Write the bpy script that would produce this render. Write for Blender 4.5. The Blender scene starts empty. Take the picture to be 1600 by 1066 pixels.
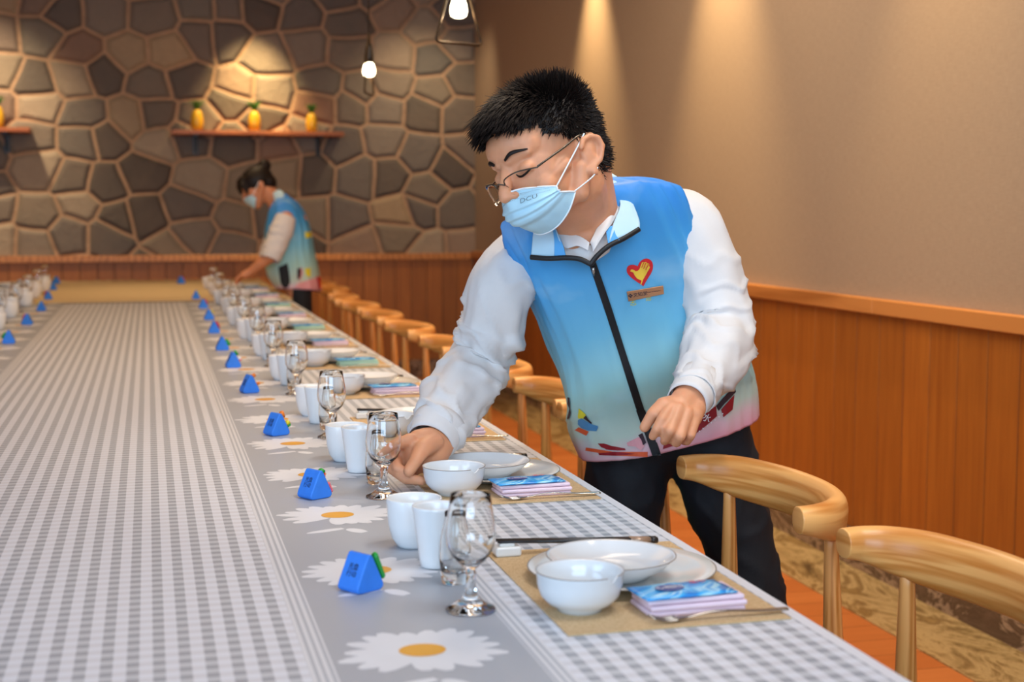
import bpy, bmesh, math, random
from mathutils import Vector, Matrix, noise
from mathutils.bvhtree import BVHTree
random.seed(7)
PI = math.pi
SC = bpy.context.scene
COL = SC.collection

# ------------------------------------------------------------------ camera
CAM_H = 1.19
FPX = 2222.0
YAW = math.radians(14.307); PIT = math.radians(5.169)
cam_d = bpy.data.cameras.new('camera'); cam = bpy.data.objects.new('camera', cam_d); COL.objects.link(cam)
cam_d.sensor_width = 36; cam_d.lens = 36*FPX/1600
cam.location = (0, 0, CAM_H); cam.rotation_euler = (PI/2-PIT, 0, -YAW)
cam_d.dof.use_dof = True; cam_d.dof.focus_distance = 2.28; cam_d.dof.aperture_fstop = 5.0
cam_d.clip_start = 0.05
SC.camera = cam
FW = Vector((math.sin(YAW)*math.cos(PIT), math.cos(YAW)*math.cos(PIT), -math.sin(PIT)))
RT = Vector((math.cos(YAW), -math.sin(YAW), 0)); UP = RT.cross(FW)
def W(px, py, d):
    """point in the room seen at photo position px, py, at distance d along the view"""
    return Vector((0, 0, CAM_H)) + (FW + RT*((px-800)/FPX) - UP*((py-533)/FPX))*d

# ------------------------------------------------------------------ world + light
w = bpy.data.worlds.new('world'); SC.world = w; w.use_nodes = True
w.node_tree.nodes['Background'].inputs[0].default_value = (0.8, 0.85, 1, 1)
w.node_tree.nodes['Background'].inputs[1].default_value = 0.3
SC.view_settings.view_transform = 'Standard'; SC.view_settings.look = 'None'
SC.view_settings.gamma = 1; SC.view_settings.exposure = 0.0; SC.view_settings.use_curve_mapping = False

def light(kind, name, loc, power, color, rot=(0, 0, 0), size=None, size_y=None, angle=None, blend=.6, target=None):
    l = bpy.data.lights.new(name, kind); l.energy = power; l.color = color
    if kind == 'AREA':
        l.shape = 'RECTANGLE'; l.size = size; l.size_y = size_y or size
    if kind == 'SPOT':
        l.spot_size = math.radians(angle); l.spot_blend = blend; l.shadow_soft_size = size or .03
    if kind == 'POINT': l.shadow_soft_size = size or .03
    o = bpy.data.objects.new(name, l); o.location = loc
    if target is not None:
        o.rotation_euler = (Vector(target)-Vector(loc)).to_track_quat('-Z', 'Y').to_euler()
    else: o.rotation_euler = rot
    COL.objects.link(o); return o
light('SPOT', 'man_downlight', (1.25, 1.75, 2.92), 55, (1, .88, .70), size=.06, angle=46, blend=.5, target=(.88, 2.35, 1.0))
WARM = (1, .66, .34); WARM2 = (1, .78, .55); DAY = (.52, .75, 1)
light('AREA', 'daylight_window', (-.6, -2.9, 1.95), 160, DAY, size=3.2, size_y=1.6, target=(0.5, 2.3, 1.25))
light('AREA', 'side_cool_fill', (-3.15, .3, 1.75), 75, (.42, .68, 1), size=2.2, size_y=1.4, target=(.0, 1.0, .75))  # cool fill added for the near table; the left wall has no opening
light('AREA', 'ceiling_daylight_lamp', (.9, 1.3, 2.9), 30, (.88, .93, 1), size=1.0, size_y=1.4, target=(.7, 2.0, 0.8))
light('AREA', 'warm_fill_right', (1.7, 5.0, 2.9), 62, WARM2, size=.6, size_y=5.0, target=(1.9, 5.4, 0))  # added warm fill lifting the right wall, not a panel fixture
light('AREA', 'warm_fill_far', (.0, 6.3, 2.9), 30, WARM, size=1.6, size_y=4.5, target=(.0, 6.3, 0))  # added warm ambient fill, stands in for unseen ceiling downlights
for i, (yy, pw) in enumerate([(7.25, 200), (5.50, 205), (3.74, 120), (2.2, 40)]):
    light('SPOT', 'wall_washer', (2.07, yy, 2.86), pw, (1, .70, .36), size=.02, angle=58, blend=1, target=(2.27, yy, 0.9))
for x in (.72, -2.4):
    light('SPOT', 'shelf_spot', (x, 9.66, 2.85), 215, (1, .72, .34), size=.02, angle=56, blend=1, target=(x, 10.0, 1.75))
for x, p in ((-1.1, 150), (1.9, 55)):
    light('SPOT', 'back_wall_fill', (x, 9.3, 2.85), p, (1, .76, .48), size=.05, angle=80, blend=1, target=(x, 10.1, 1.4))  # soft fill added to keep the stone wall from going dark
for (x, y, p) in [(.45, 8.3, 30), (-.3, 8.3, 24), (.6, 6.2, 7), (.65, 4.4, 6), (.65, 3.1, 5), (1.5, 3.6, 34), (1.5, 5.2, 34), (1.5, 7.0, 34)]:
    light('SPOT', 'table_downlight', (x, y, 2.85), p*1.15, (1, .74, .44), size=.04, angle=60, blend=.8, target=(x, y, 0))

# ------------------------------------------------------------------ materials
def hexc(h):
    h = h.lstrip('#'); r = [int(h[i:i+2], 16)/255 for i in (0, 2, 4)]
    return tuple(((c/12.92) if c <= .04045 else ((c+.055)/1.055)**2.4) for c in r)+(1,)
class NT:
    def __init__(s, name):
        s.m = bpy.data.materials.new(name); s.m.use_nodes = True
        s.n = s.m.node_tree.nodes; s.l = s.m.node_tree.links; s.b = s.n['Principled BSDF']
    def node(s, t, **k):
        n = s.n.new(t)
        for a, v in k.items():
            if a == 'inp':
                for i, x in v.items(): n.inputs[i].default_value = x
            else: setattr(n, a, v)
        return n
    def link(s, a, b): s.l.new(a, b)
    def math(s, op, a, b=None):
        n = s.n.new('ShaderNodeMath'); n.operation = op
        for i, v in enumerate((a, b)):
            if v is None: continue
            if isinstance(v, (int, float)): n.inputs[i].default_value = v
            else: s.l.new(v, n.inputs[i])
        return n.outputs[0]
    def mix(s, f, a, b, mode='MIX'):
        n = s.n.new('ShaderNodeMix'); n.data_type = 'RGBA'; n.blend_type = mode
        for i, v in ((0, f), (6, a), (7, b)):
            if isinstance(v, (int, float, tuple)): n.inputs[i].default_value = v
            else: s.l.new(v, n.inputs[i])
        return n.outputs[2]
    def ramp(s, f, stops, interp='LINEAR'):
        n = s.n.new('ShaderNodeValToRGB'); cr = n.color_ramp; cr.interpolation = interp
        while len(cr.elements) < len(stops): cr.elements.new(.5)
        for e, (p, c) in zip(cr.elements, stops): e.position = p; e.color = c
        s.l.new(f, n.inputs[0]); return n.outputs[0]
    def coord(s, out='Object', scale=(1, 1, 1), rot=(0, 0, 0), loc=(0, 0, 0)):
        t = s.n.new('ShaderNodeTexCoord'); m = s.n.new('ShaderNodeMapping')
        m.inputs['Scale'].default_value = scale; m.inputs['Rotation'].default_value = rot; m.inputs['Location'].default_value = loc
        s.l.new(t.outputs[out], m.inputs[0]); return m.outputs[0]
    def noise(s, vec, scale, detail=3, rough=.5, dist=0):
        n = s.node('ShaderNodeTexNoise', inp={'Scale': scale, 'Detail': detail, 'Roughness': rough, 'Distortion': dist}); s.l.new(vec, n.inputs['Vector']); return n.outputs[0]
    def bump(s, h, strength=.2, dist=.002):
        n = s.node('ShaderNodeBump', inp={'Strength': strength, 'Distance': dist}); s.l.new(h, n.inputs['Height']); s.l.new(n.outputs[0], s.b.inputs['Normal'])
    def base(s, c):
        if isinstance(c, tuple): s.b.inputs['Base Color'].default_value = c
        else: s.l.new(c, s.b.inputs['Base Color'])
        return s
    def set(s, **k):
        for a, v in k.items(): s.b.inputs[a.replace('_', ' ')].default_value = v
        return s
def plain(name, h, rough=.5, var=.08, nscale=30, bump=0, metal=0, spec=.5, sss=0):
    t = NT(name); c = hexc(h) if isinstance(h, str) else h
    v = t.coord(); n = t.noise(v, nscale, 3)
    d = tuple(x*(1-var) for x in c[:3])+(1,); e = tuple(min(1, x*(1+var)) for x in c[:3])+(1,)
    t.base(t.ramp(n, [(.3, d), (.7, e)])); t.set(Roughness=rough, Metallic=metal); t.b.inputs['Specular IOR Level'].default_value = spec
    if bump: t.bump(t.noise(v, nscale*6, 2), bump, .001)
    if sss:
        t.b.inputs['Subsurface Weight'].default_value = sss; t.b.inputs['Subsurface Radius'].default_value = (1, .35, .2); t.b.inputs['Subsurface Scale'].default_value = .006
    return t.m
M = {}
M['porcelain'] = plain('porcelain', '#e9e8e4', .12, .01)
M['bowl_glaze'] = plain('bowl_glaze', '#e2e3e4', .12, .04, 18)
M['rim_line'] = plain('rim_line', '#8d7f73', .3)
M['cup_white'] = plain('cup_white', '#eeeeee', .18, .01)
M['wood_seat'] = plain('wood_seat', '#c98f4d', .4)
M['teal'] = plain('teal_fabric', '#3f8f80', .8, .1, 60, .2)
M['black_metal'] = plain('black_metal', '#15120f', .4, .1)
M['brass_dark'] = plain('dark_bronze', '#3a2c1e', .35, .1, metal=.7)
M['steel'] = plain('steel', '#b9b3aa', .18, .03, metal=1)
M['badge_gold'] = plain('badge_copper', '#c08a63', .3, .04, metal=.6)
M['frame_metal'] = plain('glasses_metal', '#5c544a', .3, .03, metal=.8)
M['chopstick'] = plain('black_lacquer', '#231f1f', .3, .05)
M['chop_tip'] = plain('silver_ring', '#b79a83', .3, .05, metal=.5)
M['tent_blue'] = plain('blue_foam', '#327fe4', .6, .05, 60, .15)
M['ink'] = plain('dark_ink', '#1c2133', .6)
M['veg_green'] = plain('veg_green', '#1e9c3a', .5)
M['veg_red'] = plain('veg_red', '#c8262c', .5)
M['veg_orange'] = plain('veg_orange', '#ef7f1e', .5)
M['veg_pink'] = plain('veg_pink', '#f0707c', .5)
M['veg_yellow'] = plain('veg_yellow', '#e3cf20', .5)
M['veg_white'] = plain('veg_white', '#f0e8e2', .5)
M['napkin'] = plain('pink_paper', '#edd3df', .8, .03, 60, .1)
M['napkin_green'] = plain('pale_green_paper', '#b9dcc6', .8, .03, 60, .1)
M['oval_navy'] = plain('navy_print', '#2b3d8f', .4)
M['print_white'] = plain('white_print', '#f3f3f5', .5)
M['print_red'] = plain('red_print', '#d8232a', .5)
M['zip_black'] = plain('black_zip', '#101014', .5, .2, 400, .3)
M['trouser'] = plain('dark_trouser_cloth', '#10131b', .75, .15, 90, .25)
M['shoe'] = plain('black_leather', '#0e0d0d', .35)
M['skin'] = plain('skin', '#dd9a72', .5, .07, 28, .12, sss=.25)
M['skin_f'] = plain('skin_far', '#d08a62', .5, .07, 28, .05, sss=.2)
M['nail'] = plain('nail', '#e8b09a', .3)
M['lip'] = plain('lid_shade', '#a8694d', .5)
M['hair'] = plain('black_hair', '#1b1310', .5, .35, 220, spec=.25)
M['mask'] = plain('mask_blue', '#b9dfee', .7, .02, 40, .15)
M['mask_white'] = plain('mask_white', '#eef4f7', .7, .02)
M['mask_ink'] = plain('mask_ink', '#6f8791', .7)
M['shirt'] = plain('white_shirt', '#dfdad7', .75, .02, 30, .1)
M['cream_cloth'] = plain('cream_cloth', '#cfb68a', .7, .05, 20, .1)
M['petal'] = plain('printed_petal_white', '#dcdee4', .5, .02)
M['daisy_eye'] = plain('printed_daisy_orange', '#e0a02a', .5, .04)
M['pine_body'] = plain('pineapple_yellow', '#d9a92c', .35, .2, 40)
M['pine_leaf'] = plain('pineapple_leaf', '#2f6b22', .4, .2)
M['wall_plain'] = plain('plain_plaster', '#b99a78', .9, .03)
M['ceiling'] = plain('ceiling_plaster', '#c9b196', .9, .03)
M['print_darkred'] = plain('dark_red_print', '#8d1420', .6)
M['print_blue'] = plain('blue_print', '#4a86b4', .6)
M['print_yellow'] = plain('yellow_print', '#dcd02c', .6)
M['print_orange'] = plain('orange_print', '#d7572c', .6)
M['print_pink'] = plain('pink_print', '#dd9aa0', .6)
M['print_dark'] = plain('dark_print', '#33202a', .6)
M['heart_yellow'] = plain('heart_yellow', '#f6c93f', .6)
M['collar_light'] = plain('collar_pale_blue', '#bfdfee', .7, .08, 14, .1)
M['collar_mid'] = plain('collar_blue', '#58aae6', .7, .06, 14, .1)

def glass(name, col=(1, 1, 1, 1), rough=0.0, ior=1.45):
    t = NT(name); v = t.coord(); t.base(t.ramp(t.noise(v, 5), [(0, col), (1, col)]))
    t.set(Roughness=rough, IOR=ior); t.b.inputs['Transmission Weight'].default_value = 1; return t.m
M['glass'] = glass('clear_glass', (.98, .985, .98, 1))
M['lens'] = glass('lens_glass', (.98, .98, .98, 1), 0, 1.05)

def wood(name, dark, light_, axis=0, scale=9, rough=.42, st=None):
    t = NT(name); s = [1.0, 1.0, 1.0]; s[axis] = .09
    if st: s = list(st)
    v = t.coord(scale=tuple(s)); n = t.noise(v, scale*2.2, 4, .55, 1.2)
    wv = t.node('ShaderNodeTexWave', inp={'Scale': scale*1.3, 'Distortion': 7, 'Detail': 2, 'Detail Scale': 1.2}); t.link(v, wv.inputs[0])
    f = t.math('ADD', t.math('MULTIPLY', n, .6), t.math('MULTIPLY', wv.outputs[1], .4))
    t.base(t.ramp(f, [(.22, hexc(dark)), (.62, hexc(light_))])); t.set(Roughness=rough)
    t.bump(t.noise(v, scale*14, 2), .08, .0008); return t.m
M['ash'] = wood('ash_wood', '#cf7f34', '#f7b468', 0, 20, .35, (.07, .07, 1.5))
M['ash_leg'] = wood('ash_wood_leg', '#c67a32', '#f0ab62', 2, 24)
M['shelf_wood'] = wood('shelf_wood', '#8e4a20', '#b5682e', 0, 6)
M['rail_wood'] = wood('rail_wood', '#a9682e', '#cf8b49', 1, 6)

def panel_wood(name, axis, pitch, dark='#9c5618', lgt='#b96f24'):
    t = NT(name); tc = t.node('ShaderNodeTexCoord'); sep = t.node('ShaderNodeSeparateXYZ'); t.link(tc.outputs['Object'], sep.inputs[0])
    idx = t.math('FLOOR', t.math('DIVIDE', sep.outputs[axis], pitch))
    wn = t.node('ShaderNodeTexWhiteNoise', noise_dimensions='1D'); t.link(idx, wn.inputs['W'])
    v = t.coord(scale=(1, 1, .06)); n = t.noise(v, 40, 4, .6, .6)
    c = t.ramp(n, [(.25, hexc(dark)), (.75, hexc(lgt))])
    f = t.math('ADD', .86, t.math('MULTIPLY', wn.outputs[0], .24))
    cb = t.node('ShaderNodeCombineXYZ')
    for i in range(3): t.link(f, cb.inputs[i])
    t.base(t.mix(1.0, c, cb.outputs[0], 'MULTIPLY')); t.set(Roughness=.5)
    t.bump(t.noise(v, 120, 2), .06, .0006); return t.m
M['panel_r'] = panel_wood('wall_panel_wood', 1, .1535)
M['panel_b'] = panel_wood('back_panel_wood', 0, .114, '#985a22', '#b26e2e')

def stone():
    t = NT('rubble_stone'); v0 = t.coord(scale=(1, 1, 1))
    dn = t.node('ShaderNodeTexNoise', inp={'Scale': 3.0, 'Detail': 1}); t.link(v0, dn.inputs[0])
    vm = t.node('ShaderNodeVectorMath', operation='MULTIPLY_ADD'); t.link(dn.outputs[1], vm.inputs[0]); vm.inputs[1].default_value = (.05, 0, .05); t.link(v0, vm.inputs[2])
    mp = t.node('ShaderNodeMapping'); sx = t.node('ShaderNodeSeparateXYZ'); t.link(vm.outputs[0], sx.inputs[0]); cx = t.node('ShaderNodeCombineXYZ'); t.link(sx.outputs[0], cx.inputs[0]); t.link(sx.outputs[2], cx.inputs[1]); mp.inputs['Scale'].default_value = (3.75, 4.4, 1); t.link(cx.outputs[0], mp.inputs[0]); v = mp.outputs[0]
    vo = t.node('ShaderNodeTexVoronoi', feature='F1', voronoi_dimensions='2D', inp={'Scale': 1, 'Randomness': .72}); t.link(v, vo.inputs[0])
    ve = t.node('ShaderNodeTexVoronoi', feature='DISTANCE_TO_EDGE', voronoi_dimensions='2D', inp={'Scale': 1, 'Randomness': .72}); t.link(v, ve.inputs[0])
    sep = t.node('ShaderNodeSeparateColor'); t.link(vo.outputs['Color'], sep.inputs[0])
    c1 = t.ramp(sep.outputs[0], [(0, hexc('#48433f')), (.16, hexc('#6b6762')), (.32, hexc('#978b7c')), (.46, hexc('#55514b')), (.60, hexc('#b3a38c')), (.72, hexc('#96705a')), (.84, hexc('#6a6d68')), (1, hexc('#bca27e'))])
    fine = t.noise(v0, 14, 5, .65, .8); blot = t.noise(v0, 4.5, 3, .5, .5)
    c2 = t.mix(t.math('MULTIPLY', blot, .28), c1, hexc('#a98c74'))
    c3 = t.mix(t.math('MULTIPLY', fine, .36), c2, hexc('#524b44'))
    edge = t.ramp(ve.outputs[0], [(.030, (1, 1, 1, 1)), (.05, (0, 0, 0, 1))])
    mort = t.ramp(fine, [(.3, hexc('#ad8b6c')), (.7, hexc('#c2a081'))])
    t.base(t.mix(edge, c3, mort)); t.set(Roughness=.75)
    h = t.math('ADD', t.math('MULTIPLY', t.ramp(ve.outputs[0], [(.02, (0, 0, 0, 1)), (.14, (1, 1, 1, 1))]), 1.0), t.math('MULTIPLY', fine, .45))
    t.bump(h, .9, .025); return t.m
M['stone'] = stone()

def wallpaper():
    t = NT('woven_wallpaper'); v = t.coord(scale=(1, 1, 1)); vh = t.coord(scale=(1, .12, 1)); vv = t.coord(scale=(1, 1, .12))
    f = t.math('MULTIPLY', t.math('ADD', t.noise(vh, 260, 2), t.noise(vv, 260, 2)), .5)
    b = t.noise(v, 1.2, 2)
    c = t.ramp(f, [(.30, hexc('#a08a72')), (.70, hexc('#b09a80'))])
    t.base(t.mix(t.math('MULTIPLY', b, .25), c, hexc('#a6907c'))); t.set(Roughness=.85); t.bump(f, .05, .0006); return t.m
M['wallpaper'] = wallpaper()

def marble(name, stops, scale):
    t = NT(name); v = t.coord(scale=(1, .45, 1)); n = t.noise(v, scale, 9, .72, 1.1)
    t.base(t.ramp(n, stops)); t.set(Roughness=.22); return t.m
M['marble_floor'] = marble('gold_marble', [(.3, hexc('#4a3c26')), (.42, hexc('#86704a')), (.5, hexc('#b39c70')), (.56, hexc('#7a633e')), (.7, hexc('#a08555'))], 5)
M['marble_dark'] = marble('brown_marble', [(.3, hexc('#3a2d26')), (.45, hexc('#6b5546')), (.5, hexc('#b59a82')), (.54, hexc('#5a4639')), (.7, hexc('#7e6656'))], 7)
def floor_mat():
    t = NT('plank_floor'); tc = t.node('ShaderNodeTexCoord'); mp = t.node('ShaderNodeMapping'); t.link(tc.outputs['Object'], mp.inputs[0])
    br = t.node('ShaderNodeTexBrick', inp={'Scale': 1, 'Mortar Size': .0015, 'Brick Width': 1.1, 'Row Height': .13, 'Color1': hexc('#c97d45'), 'Color2': hexc('#b86c38'), 'Mortar': hexc('#50280f')}); t.link(mp.outputs[0], br.inputs[0])
    n = t.noise(t.coord(scale=(.12, 1, 1)), 30, 4, .6, 1)
    t.base(t.mix(t.math('MULTIPLY', n, .5), br.outputs[0], hexc('#8b4a1e'))); t.set(Roughness=.35); return t.m
M['floor'] = floor_mat()

XC = -.117
def cloth_mat():
    t = NT('gingham_daisy_cloth'); tc = t.node('ShaderNodeTexCoord'); sep = t.node('ShaderNodeSeparateXYZ'); t.link(tc.outputs['Object'], sep.inputs[0])
    x, y = sep.outputs[0], sep.outputs[1]
    a = t.math('ABSOLUTE', t.math('SUBTRACT', x, XC))
    def stripe(c, p, duty=.5, off=0.0):
        fr = t.math('FRACT', t.math('ADD', t.math('DIVIDE', c, p), off))
        return t.math('LESS_THAN', fr, duty)
    sx = stripe(x, .025, .48, .2+100); sy = stripe(y, .025, .48, .0)
    white = hexc('#dadee8'); lg = hexc('#bcc1c9'); dk = hexc('#949ba7'); hl = hexc('#cfd1d9')
    c = t.mix(sx, t.mix(sy, white, hl), t.mix(sy, lg, dk))
    fine = t.mix(stripe(a, .0075, .45), hexc('#d5d7dd'), hexc('#abb1bb'))
    grey = hexc('#a3a9b3')
    def gt(v): return t.math('GREATER_THAN', a, v)
    c = t.mix(gt(.258), c, fine); c = t.mix(gt(.283), c, grey); c = t.mix(gt(.479), c, fine)
    c2 = t.mix(sx, t.mix(sy, white, hl), t.mix(sy, lg, dk))
    c = t.mix(gt(.502), c, c2); c = t.mix(gt(.790), c, hexc('#dcdde4'))
    t.base(c); t.set(Roughness=.42); t.bump(t.noise(t.coord(), 2.5, 2), .25, .01); return t.m
M['cloth'] = cloth_mat()

def mat_weave():
    t = NT('burlap_mat'); va = t.coord(scale=(1, .2, 1)); vb = t.coord(scale=(.2, 1, 1))
    f = t.math('MULTIPLY', t.math('ADD', t.noise(va, 700, 1), t.noise(vb, 700, 1)), .5)
    t.base(t.ramp(f, [(.35, hexc('#bd9a6c')), (.65, hexc('#d9bb90'))])); t.set(Roughness=.85); t.bump(f, .4, .0006); return t.m
M['placemat'] = mat_weave()
def packet_mat():
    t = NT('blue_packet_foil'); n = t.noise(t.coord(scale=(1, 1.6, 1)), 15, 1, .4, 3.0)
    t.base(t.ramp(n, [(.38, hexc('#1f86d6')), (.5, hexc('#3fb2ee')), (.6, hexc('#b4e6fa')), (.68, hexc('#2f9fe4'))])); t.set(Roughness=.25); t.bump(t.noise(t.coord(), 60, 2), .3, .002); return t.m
M['packet'] = packet_mat()
def vest_mat(name, uvgrad=True):
    t = NT(name); tc = t.node('ShaderNodeTexCoord'); sep = t.node('ShaderNodeSeparateXYZ'); t.link(tc.outputs['UV'], sep.inputs[0])
    n = t.noise(tc.outputs['UV'], 4.5, 3, .5, .8); n2 = t.noise(t.coord(), 9, 3, .5, .3)
    f = t.math('ADD', sep.outputs[1], t.math('MULTIPLY', t.math('SUBTRACT', n, .5), .10))
    c = t.ramp(f, [(0, hexc('#dc98a4')), (.035, hexc('#dcb4ba')), (.07, hexc('#bccdbf')), (.18, hexc('#9ecbc8')), (.32, hexc('#74bcd8')), (.50, hexc('#429fdd')), (.70, hexc('#2f8be0')), (1, hexc('#3488e4'))])
    t.base(t.mix(t.ramp(n2, [(.55, (0, 0, 0, 1)), (.75, (.35, .35, .35, 1))]), c, hexc('#b5dcec')))
    t.set(Roughness=.6); t.bump(t.noise(t.coord(), 900, 1), .08, .0004); return t.m
M['vest'] = vest_mat('vest_cloth')
def emis(name, col, s):
    t = NT(name); t.base(col); t.b.inputs['Emission Color'].default_value = col; t.b.inputs['Emission Strength'].default_value = s; return t.m
M['bulb'] = emis('lit_bulb', (1, .85, .55, 1), 14)

# ------------------------------------------------------------------ helpers
def link(o, parent=None):
    COL.objects.link(o)
    if parent is not None: o.parent = parent
    return o
def obj(name, bm, m, parent=None, smooth=True, bevel=0, solid=0, sub=0):
    me = bpy.data.meshes.new(name)
    if bm is not None:
        if isinstance(bm, tuple): me.from_pydata([tuple(v) for v in bm[0]], [], bm[1]); me.update()
        else:
            bmesh.ops.recalc_face_normals(bm, faces=bm.faces); bm.to_mesh(me); bm.free()
    mats = m if isinstance(m, (list, tuple)) else [m]
    for k in mats: me.materials.append(M[k])
    for p in me.polygons: p.use_smooth = smooth
    o = bpy.data.objects.new(name, me)
    if parent is not None: o.matrix_parent_inverse = Matrix.Identity(4)
    link(o, parent)
    if solid:
        s = o.modifiers.new('solid', 'SOLIDIFY'); s.thickness = solid; s.offset = 1
    if bevel:
        b = o.modifiers.new('bevel', 'BEVEL'); b.width = bevel; b.segments = 3; b.limit_method = 'ANGLE'; b.angle_limit = math.radians(40)
        b.harden_normals = False
    if sub:
        s = o.modifiers.new('sub', 'SUBSURF'); s.levels = sub; s.render_levels = sub
    return o
def tag(o, label=None, cat=None, group=None, kind=None):
    if label: o['label'] = label
    if cat: o['category'] = cat
    if group: o['group'] = group
    if kind: o['kind'] = kind
    return o
def empty(name, loc, label, cat, rz=0, group=None):
    o = bpy.data.objects.new(name, None); o.location = loc; o.rotation_euler = (0, 0, rz); o.empty_display_size = .05
    link(o); return tag(o, label, cat, group)
def copy_tree(o, parent=None):
    c = o.copy(); COL.objects.link(c); c.parent = parent
    for ch in list(o.children): copy_tree(ch, c)
    return c
def place(o, loc, rz, label, group=None):
    o.location = loc; o.rotation_euler = (0, 0, rz); o['label'] = label
    if group: o['group'] = group
    return o
def struct(name, bm, m, **k):
    o = obj(name, bm, m, smooth=False, **k); o['kind'] = 'structure'; return o
def box(x0, x1, y0, y1, z0, z1, bm=None, rot=None, org=None):
    bm = bm or bmesh.new()
    vs = [bm.verts.new((x, y, z)) for x in (x0, x1) for y in (y0, y1) for z in (z0, z1)]
    for f in ((0, 1, 3, 2), (4, 6, 7, 5), (0, 4, 5, 1), (2, 3, 7, 6), (0, 2, 6, 4), (1, 5, 7, 3)): bm.faces.new([vs[i] for i in f])
    if rot: bmesh.ops.rotate(bm, verts=vs, cent=org or (0, 0, 0), matrix=rot)
    return bm
def lathe(prof, seg=40, bm=None, c=(0, 0, 0)):
    bm = bm or bmesh.new(); rings = []
    for r, z in prof:
        if r < 1e-6: rings.append([bm.verts.new((c[0], c[1], c[2]+z))])
        else: rings.append([bm.verts.new((c[0]+r*math.cos(2*PI*i/seg), c[1]+r*math.sin(2*PI*i/seg), c[2]+z)) for i in range(seg)])
    for a, b in zip(rings, rings[1:]):
        for i in range(seg):
            j = (i+1) % seg
            if len(a) == 1 and len(b) == 1: continue
            if len(a) == 1: bm.faces.new((a[0], b[j], b[i]))
            elif len(b) == 1: bm.faces.new((a[i], a[j], b[0]))
            else: bm.faces.new((a[i], a[j], b[j], b[i]))
    return bm
def catmull(pts, n):
    """pts: list of equal-length tuples; n samples, Catmull-Rom"""
    P = [pts[0]]+list(pts)+[pts[-1]]; out = []; segs = len(pts)-1
    for k in range(n):
        t = k/(n-1)*segs; i = min(int(t), segs-1); u = t-i
        p0, p1, p2, p3 = P[i], P[i+1], P[i+2], P[i+3]
        out.append(tuple(.5*((2*b)+(-a+c)*u+(2*a-5*b+4*c-d)*u*u+(-a+3*b-3*c+d)*u**3) for a, b, c, d in zip(p0, p1, p2, p3)))
    return out
def tube(pts, r, seg=10, steps=None, bm=None, cap=True, flat=(1, 1), upv=None):
    """pts list of vectors; r number or list; swept tube"""
    bm = bm or bmesh.new(); n = len(pts)
    rr = r if isinstance(r, (list, tuple)) else [r]*n
    data = [tuple(p)+(q,) for p, q in zip(pts, rr)]
    if steps: data = catmull(data, steps)
    P = [Vector(d[:3]) for d in data]; R = [d[3] for d in data]; n = len(P); rings = []
    up = Vector(upv) if upv else None; N = None
    for i in range(n):
        T = (P[min(i+1, n-1)]-P[max(i-1, 0)]).normalized()
        if up is not None: N = (up-T*up.dot(T)).normalized()
        elif N is None:
            a = Vector((0, 0, 1)) if abs(T.z) < .9 else Vector((1, 0, 0)); N = (a-T*a.dot(T)).normalized()
        else: N = (N-T*N.dot(T)).normalized()
        B = T.cross(N)
        rings.append([bm.verts.new(P[i]+(N*math.cos(2*PI*k/seg)*flat[0]+B*math.sin(2*PI*k/seg)*flat[1])*R[i]) for k in range(seg)])
    for a, b in zip(rings, rings[1:]):
        for k in range(seg): bm.faces.new((a[k], a[(k+1) % seg], b[(k+1) % seg], b[k]))
    if cap: bm.faces.new(rings[0][::-1]); bm.faces.new(rings[-1])
    return bm
def add_mesh(bm, verts, faces):
    vs = [bm.verts.new(v) for v in verts]
    for f in faces:
        try: bm.faces.new([vs[i] for i in f])
        except ValueError: pass
    return bm
# --- smooth bodies: capsules and ellipsoids fused into one skin
_sph = None
def usphere():
    global _sph
    if _sph is None:
        b = bmesh.new(); bmesh.ops.create_icosphere(b, subdivisions=3, radius=1); b.verts.ensure_lookup_table()
        _sph = ([v.co.copy() for v in b.verts], [tuple(v.index for v in f.verts) for f in b.faces]); b.free()
    return _sph
def cap(p0, r0, p1, r1, flat=None):
    """tapered capsule; flat=(dir, factor) squashes along a direction"""
    return ('cap', Vector(p0), r0, Vector(p1), r1, flat)
def ell(c, r, B=None): return ('ell', Vector(c), r, B)
def organic(name, prims, voxel, m, parent=None, smooth=6, disp=None, keep=None):
    bm = bmesh.new(); vs, fs = usphere()
    for p in prims:
        if p[0] == 'cap':
            _, a, ra, b, rb, fl = p; d = (b-a); L = d.length; d = d.normalized() if L > 1e-6 else Vector((0, 0, 1))
            pts = []
            for v in vs:
                q = v.copy()
                if fl: fd = Vector(fl[0]).normalized(); q = q-fd*q.dot(fd)*(1-fl[1])
                pts.append((b+q*rb) if v.dot(d) > 0 else (a+q*ra))
            add_mesh(bm, pts, fs)
        else:
            _, c, r, B = p
            pts = [c+((B @ Vector((v.x*r[0], v.y*r[1], v.z*r[2]))) if B is not None else Vector((v.x*r[0], v.y*r[1], v.z*r[2]))) for v in vs]
            add_mesh(bm, pts, fs)
    me = bpy.data.meshes.new('tmp'); bm.to_mesh(me); bm.free()
    t = bpy.data.objects.new('tmp', me); COL.objects.link(t)
    r = t.modifiers.new('r', 'REMESH'); r.mode = 'VOXEL'; r.voxel_size = voxel
    s = t.modifiers.new('s', 'SMOOTH'); s.factor = .5; s.iterations = smooth
    dg = bpy.context.evaluated_depsgraph_get(); dg.update()
    nm = bpy.data.meshes.new_from_object(t.evaluated_get(dg)); bpy.data.objects.remove(t)
    nm.name = name
    if disp:
        ns = [v.normal.copy() for v in nm.vertices]
        for v, nn in zip(nm.vertices, ns): v.co += nn*disp(v.co)
    nm.materials.clear(); nm.materials.append(M[m])
    for p in nm.polygons: p.use_smooth = True
    o = bpy.data.objects.new(name, nm); link(o, parent); return o
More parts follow.
